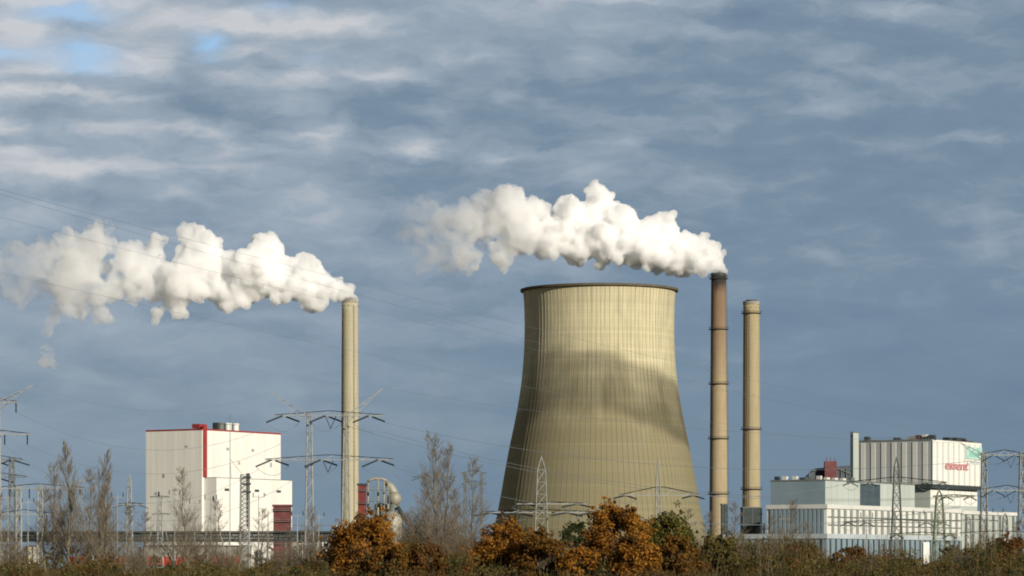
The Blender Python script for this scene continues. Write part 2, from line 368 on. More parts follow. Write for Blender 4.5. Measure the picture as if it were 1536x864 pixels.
# ---------------------------------------------------------------- cooling tower
def cooling_tower():
    Y = 1530; k = Y / F; cx = xx(899, Y)
    t = empty('cooling_tower', (cx, Y, 0), 'huge flared concrete cooling tower with ribbed yellowish shell and dark lip', 'cooling tower')
    key = [(167, 826), (164, 812), (156, 785), (148, 745), (141, 705), (134, 668), (127, 635), (120.5, 600), (116, 568), (113.2, 535), (112, 505), (112, 475), (113, 450), (114.6, 437)]
    # catmull interpolation of the profile
    prof = []
    for i in range(len(key) - 1):
        p0 = key[max(i - 1, 0)]; p1 = key[i]; p2 = key[i + 1]; p3 = key[min(i + 2, len(key) - 1)]
        for q in range(6):
            u = q / 6
            def cm(a, b, c, d): return .5 * (2 * b + (c - a) * u + (2 * a - 5 * b + 4 * c - d) * u * u + (3 * b - a - 3 * c + d) * u ** 3)
            prof.append((cm(p0[0], p1[0], p2[0], p3[0]), cm(p0[1], p1[1], p2[1], p3[1])))
    prof.append(key[-1])
    prof = [(r * k, CZ + (HZ - y) * k) for r, y in prof]
    NR = 108; per = [0.0, 0.0, 0.0, 0.0, 0.0, 0.40]; off = [0, .20, .40, .60, .84, .92]
    s = MB(); n = NR * 6
    for r, z in prof:
        for a in range(NR):
            for q in range(6):
                th = 2 * PI * (a + off[q]) / NR; rr = r + (0.09 if q in (5,) else 0.0)
                s.v.append((cx + rr * math.cos(th), Y + rr * math.sin(th), z))
    for j in range(len(prof) - 1):
        for a in range(n):
            b = (a + 1) % n; s.f.append((j * n + a, j * n + b, (j + 1) * n + b, (j + 1) * n + a))
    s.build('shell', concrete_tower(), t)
    inner = MB(); inner.lathe(cx, Y, [(r - 0.9, z) for r, z in reversed(prof)], 128); inner.build('inner_shell', M_conc, t, True)
    rt, zt = prof[-1]
    lip = MB(); lip.lathe(cx, Y, [(rt - .9, zt + .02), (rt + .2, zt - .6), (rt + 1.2, zt - .25), (rt + 1.3, zt + .75), (rt + 1.0, zt + .8), (rt + .9, zt + .3), (rt - .9, zt + .3)], 160, close=True)
    lip.build('rim_walkway', mat('rim_concrete', (0.13, 0.11, 0.07), .9, 0, .4, .3), t)
    rb, zb = prof[0]
    ring = MB(); ring.lathe(cx, Y, [(rb + .6, zb - .9), (rb + .6, zb + .4), (rb - 1.1, zb + .4), (rb - 1.1, zb - .9)], 128, close=True); ring.build('ring_beam', M_conc, t)
    for a in range(48):
        c = MB(); th = 2 * PI * a / 48
        for sgn in (-1, 1):
            t2 = th + sgn * 2 * PI / 96
            c.bar((cx + (rb + 2) * math.cos(th), Y + (rb + 2) * math.sin(th), 0), (cx + rb * math.cos(t2), Y + rb * math.sin(t2), zb - .6), .55, n=6)
        c.build('support_column', M_conc, t)
cooling_tower()

# ---------------------------------------------------------------- chimneys
def chimney(pxc, Y, top, wtop, wbot, rings, m, label, capdark=None, lad=False):
    k = Y / F; cx = xx(pxc, Y); zt = zz(top, Y); rt = wtop / 2 * k; rb = wbot / 2 * k
    t = empty('chimney', (cx, Y, 0), label, 'chimney', 'tall power station chimneys')
    s = MB(); prof = [(rb + (rt - rb) * i / 24, zt * i / 24) for i in range(25)] + [(rt - .5, zt), (rt - .5, zt - 6)]
    s.lathe(cx, Y, prof, 48); s.build('shaft', m, t, True)
    c = MB(); c.lathe(cx, Y, [(rt + .22, zt - 1.3), (rt + .22, zt + .25), (rt - .6, zt + .25), (rt - .6, zt - 1.3)], 48, close=True); c.build('cap', capdark or M_conc, t)
    lin = MB(); lin.lathe(cx, Y, [(rt * .72, zt - 6), (rt * .72, zt + 1.0), (rt * .62, zt + 1.0), (rt * .62, zt - 6)], 32, close=True); lin.build('flue_liner', M_steel_dd, t)
    for py in rings:
        z = zz(py, Y); r = rb + (rt - rb) * z / zt
        g = MB(); g.lathe(cx, Y, [(r - .05, z - .35), (r + 1.0, z - .2), (r + 1.0, z + .1), (r - .05, z + .25)], 40, close=True)
        for a in range(20):
            th = 2 * PI * a / 20; g.bar((cx + (r + .95) * math.cos(th), Y + (r + .95) * math.sin(th), z), (cx + (r + .95) * math.cos(th), Y + (r + .95) * math.sin(th), z + 1.1), .05)
        g.lathe(cx, Y, [(r + .9, z + 1.05), (r + 1.0, z + 1.05), (r + 1.0, z + 1.15), (r + .9, z + 1.15)], 40, close=True)
        g.build('platform', M_ring, t)
    if lad:
        g = MB(); th = R(lad)
        for z0 in range(2, int(zt) - 4, 2):
            r = rb + (rt - rb) * z0 / zt + .35
            x0 = cx + r * math.cos(th); y0 = Y + r * math.sin(th)
            g.bar((x0 - .3, y0, z0), (x0 - .3, y0, z0 + 2), .06); g.bar((x0 + .3, y0, z0), (x0 + .3, y0, z0 + 2), .06)
            g.bar((x0 - .3, y0, z0 + 1), (x0 + .3, y0, z0 + 1), .05)
        g.build('ladder', M_steel_dd, t)
    # small soot ports just below the cap
    for a in range(10):
        th = 2 * PI * a / 10 + .2; q = MB(); r = rt + .02; z = zt - 3.0
        q.bar((cx + (r - .2) * math.cos(th), Y + (r - .2) * math.sin(th), z), (cx + (r + .12) * math.cos(th), Y + (r + .12) * math.sin(th), z), .28, n=8); q.build('flue_port', M_steel_dd, t)
    return t
Z1, Z2, Z3 = zz(450, 1590), zz(410, 1650), zz(453, 1650)
chimney(525, 1590, 450, 24.5, 27.5, [], stack_concrete('chimney_concrete_pale', (0.44, 0.40, 0.28), None, Z1), 'pale smooth concrete chimney steaming beside the white and red boiler house', lad=-60)
chimney(1078, 1650, 411, 22.5, 29, [418, 494, 576, 658, 741], stack_concrete('chimney_concrete_rusty', (0.37, 0.30, 0.19), (0.025, 0.025, 0.028), Z2, .75, 6), 'steaming chimney with black sooty top and rust brown shaft right of the cooling tower', M_steel_dd, lad=-20)
chimney(1127, 1650, 453, 24, 28, [470, 644, 734], stack_concrete('chimney_concrete_ochre', (0.37, 0.31, 0.19), None, Z3, 0), 'ochre chimney giving off no steam, rightmost and shortest of the stacks', lad=-110)

# ---------------------------------------------------------------- steam
def steam_material(name, x_dense, x_thin, d0, d1, aniso=0.1, mid=None):
    m = bpy.data.materials.new(name); m.use_nodes = True; t = NT(m.node_tree)
    t.n.remove(t.n['Principled BSDF'])
    sc = t.new('ShaderNodeVolumeScatter'); sc.inputs['Color'].default_value = (0.992, 0.994, 0.996, 1); sc.inputs['Anisotropy'].default_value = aniso
    if d0 == d1: sc.inputs['Density'].default_value = d0
    else:
        g = t.new('ShaderNodeNewGeometry'); x, y, z = t.sep(g.outputs['Position'])
        f = t.mr(x, x_thin, x_dense, 0, 1)
        dd = t.math('MULTIPLY', t.math('POWER', d0 / d1, f), d1)
        n = t.noise(g.outputs['Position'], 0.085, 5, 0.62, 0.9)
        lo_ = t.math('ADD', t.math('MULTIPLY', f, -0.16), 0.46)          # old steam is torn, young steam is whole
        cut = t.math('MULTIPLY', t.math('SUBTRACT', n, lo_), 9.0, clamp=True)
        dd = t.math('MULTIPLY', dd, t.math('ADD', t.math('MULTIPLY', cut, 1.25), 0.03))
        t.l.new(dd, sc.inputs['Density'])
    t.l.new(sc.outputs[0], t.n['Material Output'].inputs['Volume'])
    try: m.cycles.volume_step_rate = 1.0
    except Exception: pass
    return m
def plume(name, puffs, Y, m, label, seed, voxel=0.8, amp=1.0, loose=0):
    rnd = random.Random(seed); mb = MB(); k = Y / F
    for (px, py, r) in puffs:
        c = px2(px, py, Y) + Vector((0, rnd.uniform(-.35, .35) * r * k, 0)); R0 = r * k * 1.24
        mb.blobm(c, R0 * .80, rnd.random(), n=14)
        for q in range(int(10 + R0 * 1.0)):
            d = Vector((rnd.gauss(0, 1), rnd.gauss(0, 1), rnd.gauss(0, 1))).normalized()
            rr = R0 * rnd.uniform(.16, .40)
            mb.blobm(c + d * (R0 * rnd.uniform(.68, .98) - rr * .3), rr, rnd.random(), n=10)
    o = mb.build(name, m); tag(o, label, 'steam', 'steam drifting from the chimneys')
    md = o.modifiers.new('r', 'REMESH'); md.mode = 'VOXEL'; md.voxel_size = voxel
    for i, (sz, st) in enumerate(((14, 8.0 * amp), (6.0, 3.6 * amp), (2.6, 2.2 * amp))):
        tx = bpy.data.textures.new('steam_noise', 'CLOUDS' if i != 1 else 'VORONOI')
        tx.noise_scale = sz
        if i != 1: tx.noise_depth = 3
        else: tx.contrast = 1.0
        d = o.modifiers.new('d', 'DISPLACE'); d.texture = tx; d.texture_coords = 'GLOBAL'; d.strength = st if i != 1 else -st; d.mid_level = 0.44 if i == 0 else 0.5
        if i == 0:
            r2 = o.modifiers.new('r2', 'REMESH'); r2.mode = 'VOXEL'; r2.voxel_size = voxel * .8
    return o
YL, YR = 1590, 1650
left_puffs = [(527, 445, 8), (519, 438, 12), (507, 432, 15), (493, 426, 18), (478, 432, 18), (470, 410, 20), (452, 403, 21), (446, 424, 24), (432, 408, 22), (470, 448, 14),
 (404, 376, 20), (390, 386, 25), (376, 404, 30), (364, 428, 26), (398, 424, 22), (352, 446, 17), (384, 365, 14), (420, 436, 16), (348, 400, 18),
 (298, 360, 18), (306, 378, 24), (290, 398, 30), (276, 424, 30), (262, 446, 22), (318, 420, 22), (285, 352, 12), (330, 440, 16), (250, 410, 18),
 (238, 362, 15), (232, 382, 20), (216, 402, 24), (200, 384, 18), (204, 424, 24), (186, 400, 20), (232, 440, 16), (172, 432, 20), (238, 470, 10),
 (148, 348, 18), (142, 368, 24), (126, 386, 32), (116, 414, 38), (104, 442, 30), (138, 440, 26), (96, 360, 18), (82, 388, 28), (62, 418, 26), (150, 470, 14), (120, 470, 16),
 (40, 402, 24), (22, 386, 22), (12, 416, 24), (-12, 400, 28), (-40, 405, 30), (30, 440, 18), (80, 482, 10), (74, 500, 8), (66, 522, 9), (72, 540, 10), (88, 462, 14)]
right_puffs = [(1079, 405, 9), (1072, 393, 14), (1056, 382, 22), (1036, 376, 27), (1018, 386, 24), (1002, 378, 26), (990, 352, 26), (975, 378, 26), (958, 360, 28), (950, 385, 18), (935, 345, 30), (918, 370, 28),
 (895, 300, 19), (905, 325, 26), (890, 350, 32), (868, 368, 24), (855, 325, 24), (842, 350, 30), (820, 360, 22), (800, 320, 22), (785, 340, 30), (765, 310, 24), (745, 325, 30), (728, 305, 20),
 (715, 345, 22), (700, 320, 16), (690, 340, 24), (665, 335, 22), (640, 318, 16), (645, 350, 24), (615, 345, 24), (608, 325, 16), (620, 375, 14), (660, 380, 22), (700, 385, 22), (750, 385, 18), (665, 405, 10), (632, 398, 8), (765, 365, 20)]
plume('steam_plume', left_puffs, YL, steam_material('steam_left', xx(330, YL), xx(-20, YL), 0.46, 0.048), 'long white steam plume trailing left from the pale chimney beside the boiler house', 3)
plume('steam_plume', right_puffs, YR, steam_material('steam_right', xx(850, YR), xx(600, YR), 0.48, 0.034), 'white steam plume drifting above the cooling tower from the soot topped chimney', 8)

# unseen steam added off frame at right to cast the shade band on the tower
def added_shade_steam():
    Yt = 1530; k = Yt / F; D = 520; rnd = random.Random(5); mb = MB()
    band = [(700, 592), (750, 580), (790, 566), (815, 557), (840, 550), (866, 544), (890, 542), (914, 546), (938, 554), (960, 566), (982, 578), (1000, 588), (1020, 596), (1045, 604)]
    P = []
    c0 = px2(900, 570, Yt - 36)
    for i, (px, py) in enumerate(band):
        u = max(-.98, min(.98, (px - 899) / 113)); yd = Yt - 36 * math.sqrt(1 - u * u)
        p = px2(px, py, yd); P.append(p + sd * (D - (p - c0).dot(sd)))
    mb.tube(P, [7, 7, 7, 7, 6.6, 6.3, 6, 6, 6, 6.3, 6.6, 7, 7, 7], 20)
    mb.tube([p + Vector((0, 0, -11)) for p in P], [6] * 14, 20); mb.tube([p + Vector((0, 0, -20)) for p in P], [5] * 14, 20)
    m = steam_material('steam_added_shade', 0, 0, .060, .060)
    o = mb.build('steam_plume', m); tag(o, 'steam cloud added out of view at right to shade the cooling tower', 'steam', 'steam drifting from the chimneys')
    md = o.modifiers.new('r', 'REMESH'); md.mode = 'VOXEL'; md.voxel_size = 1.2
    tx = bpy.data.textures.new('added_steam_noise', 'CLOUDS'); tx.noise_scale = 14; tx.noise_depth = 3
    d = o.modifiers.new('d', 'DISPLACE'); d.texture = tx; d.texture_coords = 'GLOBAL'; d.strength = 7
added_shade_steam()

# ---------------------------------------------------------------- buildings
BA = 32.0                                   # both blocks stand turned 32 degrees
class Frame:
    """corner nearest the camera; u runs right and away along the sunlit face, v runs left and away along the duller face"""
    def __init__(s, px, Y, ang=BA):
        s.o = Vector((xx(px, Y), Y, 0)); a = R(ang)
        s.u = Vector((math.sin(a), math.cos(a), 0)); s.v = Vector((-math.cos(a), math.sin(a), 0))
    def lu(s, px):
        t = (px - 768) / F; return (t * s.o.y - s.o.x) / (s.u.x - t * s.u.y)
    def lua(s, px, v):
        o = s.o + s.v * v; t = (px - 768) / F; return (t * o.y - o.x) / (s.u.x - t * s.u.y)
    def lv(s, px):
        t = (px - 768) / F; return (t * s.o.y - s.o.x) / (s.v.x - t * s.v.y)
    def p(s, u, v, z): q = s.o + s.u * u + s.v * v; return (q.x, q.y, z)
    def box(s, mb, u0, u1, v0, v1, z0, z1):
        mb.hexa([s.p(u0, v0, z0), s.p(u1, v0, z0), s.p(u1, v1, z0), s.p(u0, v1, z0), s.p(u0, v0, z1), s.p(u1, v0, z1), s.p(u1, v1, z1), s.p(u0, v1, z1)])
    def z(s, py): return zz(py, s.o.y)
def part(fr, name, m, parent, boxes, label=None):
    mb = MB()
    for b in boxes: fr.box(mb, *b)
    return mb.build(name, m, parent, label=label)

# left: white boiler house with red edge
f = Frame(303, 1500); U = f.lu(421); V = f.lv(219); H = f.z(645)
t = empty('boiler_house', f.o, 'tall white boiler house with a red roof line and a red corner strip', 'building')
part(f, 'wall', M_white, t, [(0, U, 0, V, 0, H)])
part(f, 'roof', M_roof, t, [(.4, U - .4, .4, V - .4, H + .01, H + .25)])
part(f, 'parapet', M_red, t, [(-.15, U + .15, -.15, .25, H + .003, H + .7), (-.15, U + .15, V - .25, V + .15, H + .003, H + .7), (-.15, .25, .27, V - .27, H + .003, H + .7), (U - .25, U + .15, .27, V - .27, H + .003, H + .7)])
zl = f.z(717)
part(f, 'corner_strip', M_red, t, [(.6, f.lu(309.5), -.5, -.002, zl + .5, f.z(637)), ])
rh = part(f, 'lift_housing', M_red, t, [(-.0 + .8, 6, 2.2, 6.5, H + 1, f.z(635.5))])
mb = MB()
for i in range(1, 14): f.box(mb, U * i / 14 - .06, U * i / 14 + .06, -.05, -.003, zl + 1, H - .2)
for i in range(1, 10): f.box(mb, -.05, -.003, V * i / 10 - .06, V * i / 10 + .06, 2, H - .2)
mb.build('cladding_joints', mat('joint', (.55, .54, .50), .7), t)
# lower annex in front of the sunlit side
a0 = 0.8; prot = 7.5
part(f, 'annex', M_white, t, [(a0 + .5, f.lua(438, -prot), -prot, -.01, 0, zl)])
part(f, 'annex_roof', M_roof, t, [(a0 + .8, f.lua(438, -prot) - .4, -prot + .3, -.3, zl + .005, zl + .3)])
part(f, 'wall_louvre', M_greyc, t, [(f.lua(396, -prot), f.lua(400, -prot), -prot - .1, -prot - .002, f.z(741), f.z(739))])
for i, (q, z0, w_, h_) in enumerate(((.3, H - 9, 2.2, 1.4), (.62, H - 9, 2.2, 1.4), (.86, H - 16, 1.6, 2.2), (.45, zl + 7, 1.6, 1.6))):
    part(f, 'wall_louvre', M_greyc, t, [(U * q, U * q + w_, -.12, -.06, z0, z0 + h_)])
for i, (q, z0, w_, h_) in enumerate(((.25, H - 8, 1.6, 1.0), (.66, H - 22, 1.4, 1.8), (.45, zl - 6, 2.0, 1.2), (.8, H - 30, 1.2, 1.2))):
    part(f, 'wall_louvre', M_greyc, t, [(-.12, -.06, V * q, V * q + w_, z0, z0 + h_)])
for q in (.3, .62): part(f, 'annex_door', M_darkp, t, [(U * q, U * q + 3, -prot - .12, -prot - .003, .1, 5)])
for q in (.12, .5, .78): part(f, 'annex_window', M_darkp, t, [(U * q, U * q + 3.5, -prot - .1, -prot - .003, zl - 6, zl - 4.8)])
# roof equipment
mb = MB(); uu = f.lu(334); f.box(mb, uu, uu + 8, 3, 6, H + .3, H + 4.2); mb.build('roof_fan_house', M_steel_dd, t)
for i, pxx in enumerate((338, 349, 360)):
    mb = MB(); uu = f.lu(pxx); p = f.p(uu, 2.6, H + .3); mb.lathe(p[0], p[1], [(0, H + .3), (1.5, H + .3), (1.5, H + 3.3), (1.9, H + 3.7), (1.5, H + 4.2), (0, H + 4.3)], 16)
    mb.build('roof_vent', M_white if i else M_steel_d, t)
for pxx in (286, 296, 340, 366):
    mb = MB(); uu = f.lu(pxx) if pxx > 303 else 2; p = f.p(uu, 3 if pxx > 303 else 6, H); mb.bar(p, (p[0], p[1], H + 3.2), .12); mb.build('roof_mast', M_steel_d, t)

# right: striped boiler building, stepped
f = Frame(1398, 1420); U = f.lu(1472); V = f.lv(1283); H = f.z(661); zs = f.z(729)
t = empty('striped_boiler_house', f.o, 'tall block with striped grey and white cladding and red lettering on its right face', 'building')
part(f, 'wall', M_greyc, t, [(0, U, 0, V, zs, H)])
part(f, 'lower_wall', M_pale, t, [(1.6, U - 1, 1.6, V - 1, 0, zs - .01)])
part(f, 'sunlit_face', M_white, t, [(.5, U - .05, -.14, -.004, zs + 1.0, H + .5)])
part(f, 'soffit_beam', M_steel_dd, t, [(-.5, U + .3, -.6, -.16, zs - .9, zs + .85), (-.5, -.01, -.15, f.lv(1372), zs - .9, zs + .85)])
part(f, 'parapet', M_steel_d, t, [(-.12, U, .3, .55, H + .003, H + .8), (-.12, .2, .6, V, H + .003, H + .8)])
part(f, 'roof', M_roof, t, [(.4, U - .4, .7, V - .4, H + .01, H + .3)])
mb = MB(); n = 7
for i in range(n):
    v0 = .9 + (V - 2) * (i + .25) / n; f.box(mb, -.28, -.004, v0, v0 + (V - 2) / n * .42, zs + 1.0, H - .4)
mb.build('light_cladding_strips', M_white2, t)
part(f, 'corner_post', M_bluec, t, [(-.2, .48, -.2, -.0 - .002, zs + 1, H), ])
mb = MB(); n = 9
for i in range(n):
    u0 = .9 + (U - 1.2) * (i + .62) / n; f.box(mb, u0, u0 + (U - 1) / n * .26, -.34, -.142, zs + 1.2, H - .2)
mb.build('grey_cladding_strips', mat('strip_grey', (.56, .57, .54), .6, 0, .15, .2), t)
part(f, 'wall_panel', M_white, t, [(1.9, U - 1.2, 1.46, 1.597, f.z(757), zs - 1.6)])
mb = MB()
for i in range(1, 8): f.box(mb, 2 + (U - 4) * i / 8, 2.35 + (U - 4) * i / 8, 1.3, 1.455, f.z(756), zs - 1.8)
mb.build('wall_panel_ribs', M_pale, t)
# sign: teal square over a white strip, and the lettering with its sweep
ua, ub = f.lu(1448), U - .3
part(f, 'teal_panel', M_teal, t, [(ua, ub, -.50, -.36, f.z(684.5), f.z(666))])
part(f, 'sign_strip', M_white, t, [(ua + 2, ub, -.52, -.365, f.z(692), f.z(687))])
part(f, 'teal_emblem', mat('teal_deep', (0.24, 0.50, 0.42), .5), t, [(ua + 3, ub - 4, -.54, -.505, f.z(681), f.z(673))])
part(f, 'sign_backing', mat('sign_grey', (.30, .36, .42), .6), t, [(ua + 4, ub - 1.5, -.56, -.525, f.z(690.6), f.z(688.5))])
cu = bpy.data.curves.new('lettering', 'FONT'); cu.body = 'essent'; cu.align_x = 'CENTER'; cu.align_y = 'CENTER'; cu.extrude = .12; cu.offset = .012; cu.shear = .15; cu.size = 1
cu.space_character = .95; cu.materials.append(M_pink)
lo = bpy.data.objects.new('lettering', cu); col.objects.link(lo); lo.parent = t
uc = (f.lu(1413) + f.lu(1453)) / 2; c = Vector(f.p(uc, -.52, f.z(696.5))) - f.o
wid = (f.lu(1454) - f.lu(1412))
LM = Matrix.Translation(c) @ Matrix((( f.u.x, 0, -f.v.x, 0), (f.u.y, 0, -f.v.y, 0), (0, 1, 0, 0), (0, 0, 0, 1))) @ Matrix.Diagonal((wid / 2.95, 5.6, 1, 1))
bpy.context.view_layer.update()
lm = bpy.data.meshes.new_from_object(lo.evaluated_get(bpy.context.evaluated_depsgraph_get())); lm.transform(LM)
bpy.data.objects.remove(lo); lo = bpy.data.objects.new('lettering', lm); col.objects.link(lo); lo.parent = t
# roof clutter
rnd = random.Random(4)
for pxx, w_, h_, mm in ((1297, 2.2, 2.2, M_steel_dd), (1342, 3, 1.4, M_steel_dd), (1366, 4, 1.9, M_conc), (1374, 2, 2.4, M_maroon), (1384, 2, 2.6, M_white2), (1394, 3, 2.3, M_steel_dd)):
    v_ = f.lv(pxx); part(f, 'roof_unit', mm, t, [(1.5, 4, v_ - w_ / 2, v_ + w_ / 2, H + .31, H + .3 + h_)])
for pxx, w_, h_, mm in ((1403, 3, 1.5, M_steel_dd), (1432, 2, 2.0, M_steel_dd), (1448, 5, 2.2, M_steel_dd), (1453, 3, 1.6, M_maroon), (1466, 1, 1.2, M_steel_d)):
    u_ = f.lu(pxx); part(f, 'roof_unit', mm, t, [(u_ - w_, u_ + w_, 2, 5, H + .31, H + .3 + h_)])
mb = MB()
for i in range(24):
    v_ = V * i / 24; p = f.p(.3, v_, H + .8); mb.bar(p, (p[0], p[1], H + 1.9), .05)
a = f.p(.3, 0, H + 1.9); b = f.p(.3, V, H + 1.9); mb.bar(a, b, .06); mb.build('roof_railing', M_steel_d, t)

# stair tower at its left
f = Frame(1280, 1400); H = f.z(649)
t = empty('stair_tower', f.o, 'slim pale slab tower against the left end of the striped block', 'tower')
V = f.lv(1275.5); U = f.lu(1288)
part(f, 'wall', M_pale, t, [(0, U, 0, V, 0, H)]); part(f, 'coping', M_steel_d, t, [(-.15, U + .15, -.15, V + .15, H + .003, H + .4)])
part(f, 'side_cladding', M_darkp, t, [(-.1, -.003, .1, V - .1, 2, H - .3)])

# middle block: dull bluish face and pale green face
f = Frame(1238, 1330); U = f.lu(1372); V = f.lv(1156); H = f.z(721)
t = empty('bunker_building', f.o, 'flat roofed block with a bluish left face and pale green right face, dark square opening', 'building')
part(f, 'wall', M_pale, t, [(0, U, 0, V, 0, H)])
part(f, 'left_cladding', M_bluec, t, [(-.12, -.003, .02, V - .02, 2, H - .2)])
part(f, 'parapet', M_steel_d, t, [(-.2, U + .1, -.2, .15, H + .003, H + .55), (-.2, .15, .17, V, H + .003, H + .55)])
part(f, 'roof', M_roof, t, [(.3, U - .3, .3, V - .3, H + .008, H + .3)])
part(f, 'panel_opening', M_darkp, t, [(f.lu(1290), f.lu(1320), -.16, -.003, f.z(757), f.z(722.5))])
for i in range(1, 16):
    u_ = U * i / 16
    if not (f.lu(1289) < u_ < f.lu(1321)): part(f, 'cladding_joint', M_greyc, t, [(u_ - .08, u_ + .08, -.07, -.003, 2, H - .3)])
for pxx in (1163, 1175, 1190, 1201, 1213, 1226):
    v_ = f.lv(pxx); part(f, 'roof_vent', random.Random(pxx).choice([M_steel_dd, M_white2, M_steel_d]), t, [(1, 2.5, v_ - 1, v_ + 1, H + .31, H + .9 + (pxx % 3) * .6)])
for pxx in (1246, 1258, 1270, 1283):
    u_ = f.lu(pxx); part(f, 'roof_vent', random.Random(pxx).choice([M_white2, M_steel_d, M_white2]), t, [(u_ - 1.5, u_ + 1.5, 1, 2.5, H + .31, H + 1.0 + (pxx % 3) * .5)])

# dark hopper and maroon box on the roof, behind
Yh = 1362; t = empty('coal_hopper', (xx(1240, Yh), Yh, 0), 'dark sloping conveyor head with a maroon housing on the flat roof', 'hopper')
prof = [(1203, 722), (1222, 703), (1250, 700), (1276, 698), (1276, 722)]
mb = MB(); P0 = [px2(a, b, Yh) for a, b in prof]; P1 = [p + Vector((0, 9, 0)) for p in P0]
mb.poly(P0); mb.poly(list(reversed(P1)))
for i in range(5): j = (i + 1) % 5; mb.poly([P0[j], P0[i], P1[i], P1[j]])
mb.build('conveyor_head', mat('slate', (.085, .11, .125), .8, 0, .35, .3), t)
mb = MB(); a = px2(1237, 720, Yh - 4); b = px2(1255, 692, Yh - 4); mb.box(a.x, b.x, Yh - 5, Yh - .3, a.z, b.z)
hb = mb.build('maroon_housing', M_maroon, t)
mb = MB()
for q in (1240, 1246, 1252): p = px2(q, 692, Yh - 3); mb.bar(p, p + Vector((0, 0, 1.6)), .22)
mb.build('vent_pipe', M_maroon, hb)
mb = MB(); mb.bar(px2(1218, 706, Yh - .4), px2(1236, 706, Yh - .4), .25); mb.bar(px2(1256, 702, Yh - .4), px2(1276, 711, Yh - .4), .3); mb.build('handrail', M_steel_d, t)
for q in (1214, 1226, 1262, 1270):
    mb = MB(); mb.bar(px2(q, 722, Yh - .6), px2(q, 702, Yh - .6), .2); mb.build('stanchion', M_steel_d, t)
# props that carry it from the roof below
mb = MB(); a = px2(1206, 725, Yh); b = px2(1274, 722.2, Yh); mb.box(a.x, b.x, Yh + .2, Yh + 8.8, a.z - 2, P0[0].z - .02); mb.build('base_frame', M_steel_dd, t)

# long low hall with bright bays
f = Frame(1240, 1285); U = f.lu(1441); V = f.lv(1150); H = f.z(757.5)
t = empty('turbine_hall', f.o, 'long low white hall with dark upright ribs below a pale roof edge', 'building')
part(f, 'wall', mat('hall_white', (0.66, 0.66, 0.61), 0.6, 0, 0.22, 0.12, stretch=(1, 1, 0.2)), t, [(0, U, 0, V, 0, H)])
part(f, 'fascia', M_white2, t, [(-.6, U, -.6, -.004, H - 1.4, H + .3), (-.6, -.004, 0, V, H - 1.4, H + .3)])
part(f, 'roof', mat('pale_roof', (.34, .37, .38), .8, 0, .2, .1), t, [(.1, U - .2, .1, V - .2, H + .005, H + .28)])
wl = f.lu(1440)
nb = 0
pxr = 1247.0
while pxr < 1436:
    u_ = f.lu(pxr); wd = .95
    part(f, 'rib', mat('hall_rib', (.25, .27, .25), .7, 0, .2, .3), t, [(u_, u_ + wd * 1.9, -.45, -.004, 3, H - 1.5)]); pxr += 9.3; nb += 1
for i in range(13):
    v_ = 1.0 + i * (V - 2) / 13; part(f, 'rib', M_bluec, t, [(-.45, -.004, v_, v_ + 1.1, 3, H - 1.5)])
mb = MB()
for py in (775, 787): z = f.z(py); f.box(mb, .5, U, -.62, -.46, z - .12, z + .12)
mb.build('rail', M_steel_d, t)

f = Frame(1443, 1402); U = f.lu(1524); V = 20; H = f.z(767)
t = empty('end_hall', f.o, 'lower grey green hall behind the right edge pylon, beyond the long white hall', 'building')
part(f, 'wall', M_pale, t, [(0, U, 0, V, 0, H)])
part(f, 'fascia', M_white2, t, [(-.6, U, -.6, -.004, H - 1.2, H + .3)])
part(f, 'roof', M_roof, t, [(.1, U - .2, .1, V - .2, H + .005, H + .28)])
for i in range(8): u_ = U * (i + .4) / 8; part(f, 'rib', M_steel_d, t, [(u_, u_ + 1.8, -.45, -.004, 3, H - 1.3)])
# low front range: pale band over bluish ribbed wall
f = Frame(1240, 1262); U = f.lu(1441); V = f.lv(1085); H = f.z(805)
t = empty('front_shed', f.o, 'low shed with a pale blue roof band in front of the long white hall', 'building')
part(f, 'wall', M_bluec, t, [(0, U, 0, V, 0, H)])
part(f, 'fascia', mat('pale_blue_band', (.42, .47, .49), .6, 0, .2, .1), t, [(-.5, U, -.5, -.004, H - .7, H + 1.2), (-.5, -.004, 0, V, H - .7, H + 1.2)])
part(f, 'roof', M_roof, t, [(.1, U - .2, .1, V - .2, H + .005, H + .28)])
for i in range(26): u_ = U * (i + .5) / 26; part(f, 'rib', M_darkp, t, [(u_, u_ + .9, -.4, -.004, 2, H - .75)])
for i in range(16): v_ = V * (i + .5) / 16; part(f, 'rib', M_steel_d, t, [(-.4, -.004, v_, v_ + .6, 2, H - .75)])
part(f, 'white_door', M_white, t, [(f.lu(1383), f.lu(1392), -.7, -.55, 2, f.z(811))])

# grey block at the foot of the right hand chimneys
def plainblock(name, px0, px1, top, Y, depth, m, label, cat, trim=None, parts=()):
    t = empty(name, (xx((px0 + px1) / 2, Y), Y, 0), label, cat)
    H = zz(top, Y); a, b = xx(px0, Y), xx(px1, Y)
    mb = MB(); mb.box(a, b, Y, Y + depth, 0, H); mb.build('wall', m, t)
    mb = MB(); mb.box(a - .3, b + .3, Y - .3, Y + depth + .3, H + .004, H + .55); mb.build('roof_edge', trim or M_steel_d, t)
    n = max(2, int((b - a) / 4)); mb = MB()
    for i in range(n + 1):
        x = a + (b - a) * i / n; mb.box(x - .12, x + .12, Y - .22, Y - .004, 0, H - .02)
    mb.build('pilaster', M_steel_dd if m is not M_steel_dd else M_steel_d, t)
    return t
plainblock('switch_house', 1115, 1142, 762, 1560, 20, M_steel_dd, 'dark blocky house at the foot of the ochre chimney', 'building')
plainblock('filter_house', 1083, 1091, 757, 1560, 10, M_darkp, 'narrow dark shaft at the foot of the rusty chimney', 'building')
plainblock('service_shed', 1086, 1160, 806, 1450, 20, M_pale, 'low pale shed between the two right hand chimneys', 'building')
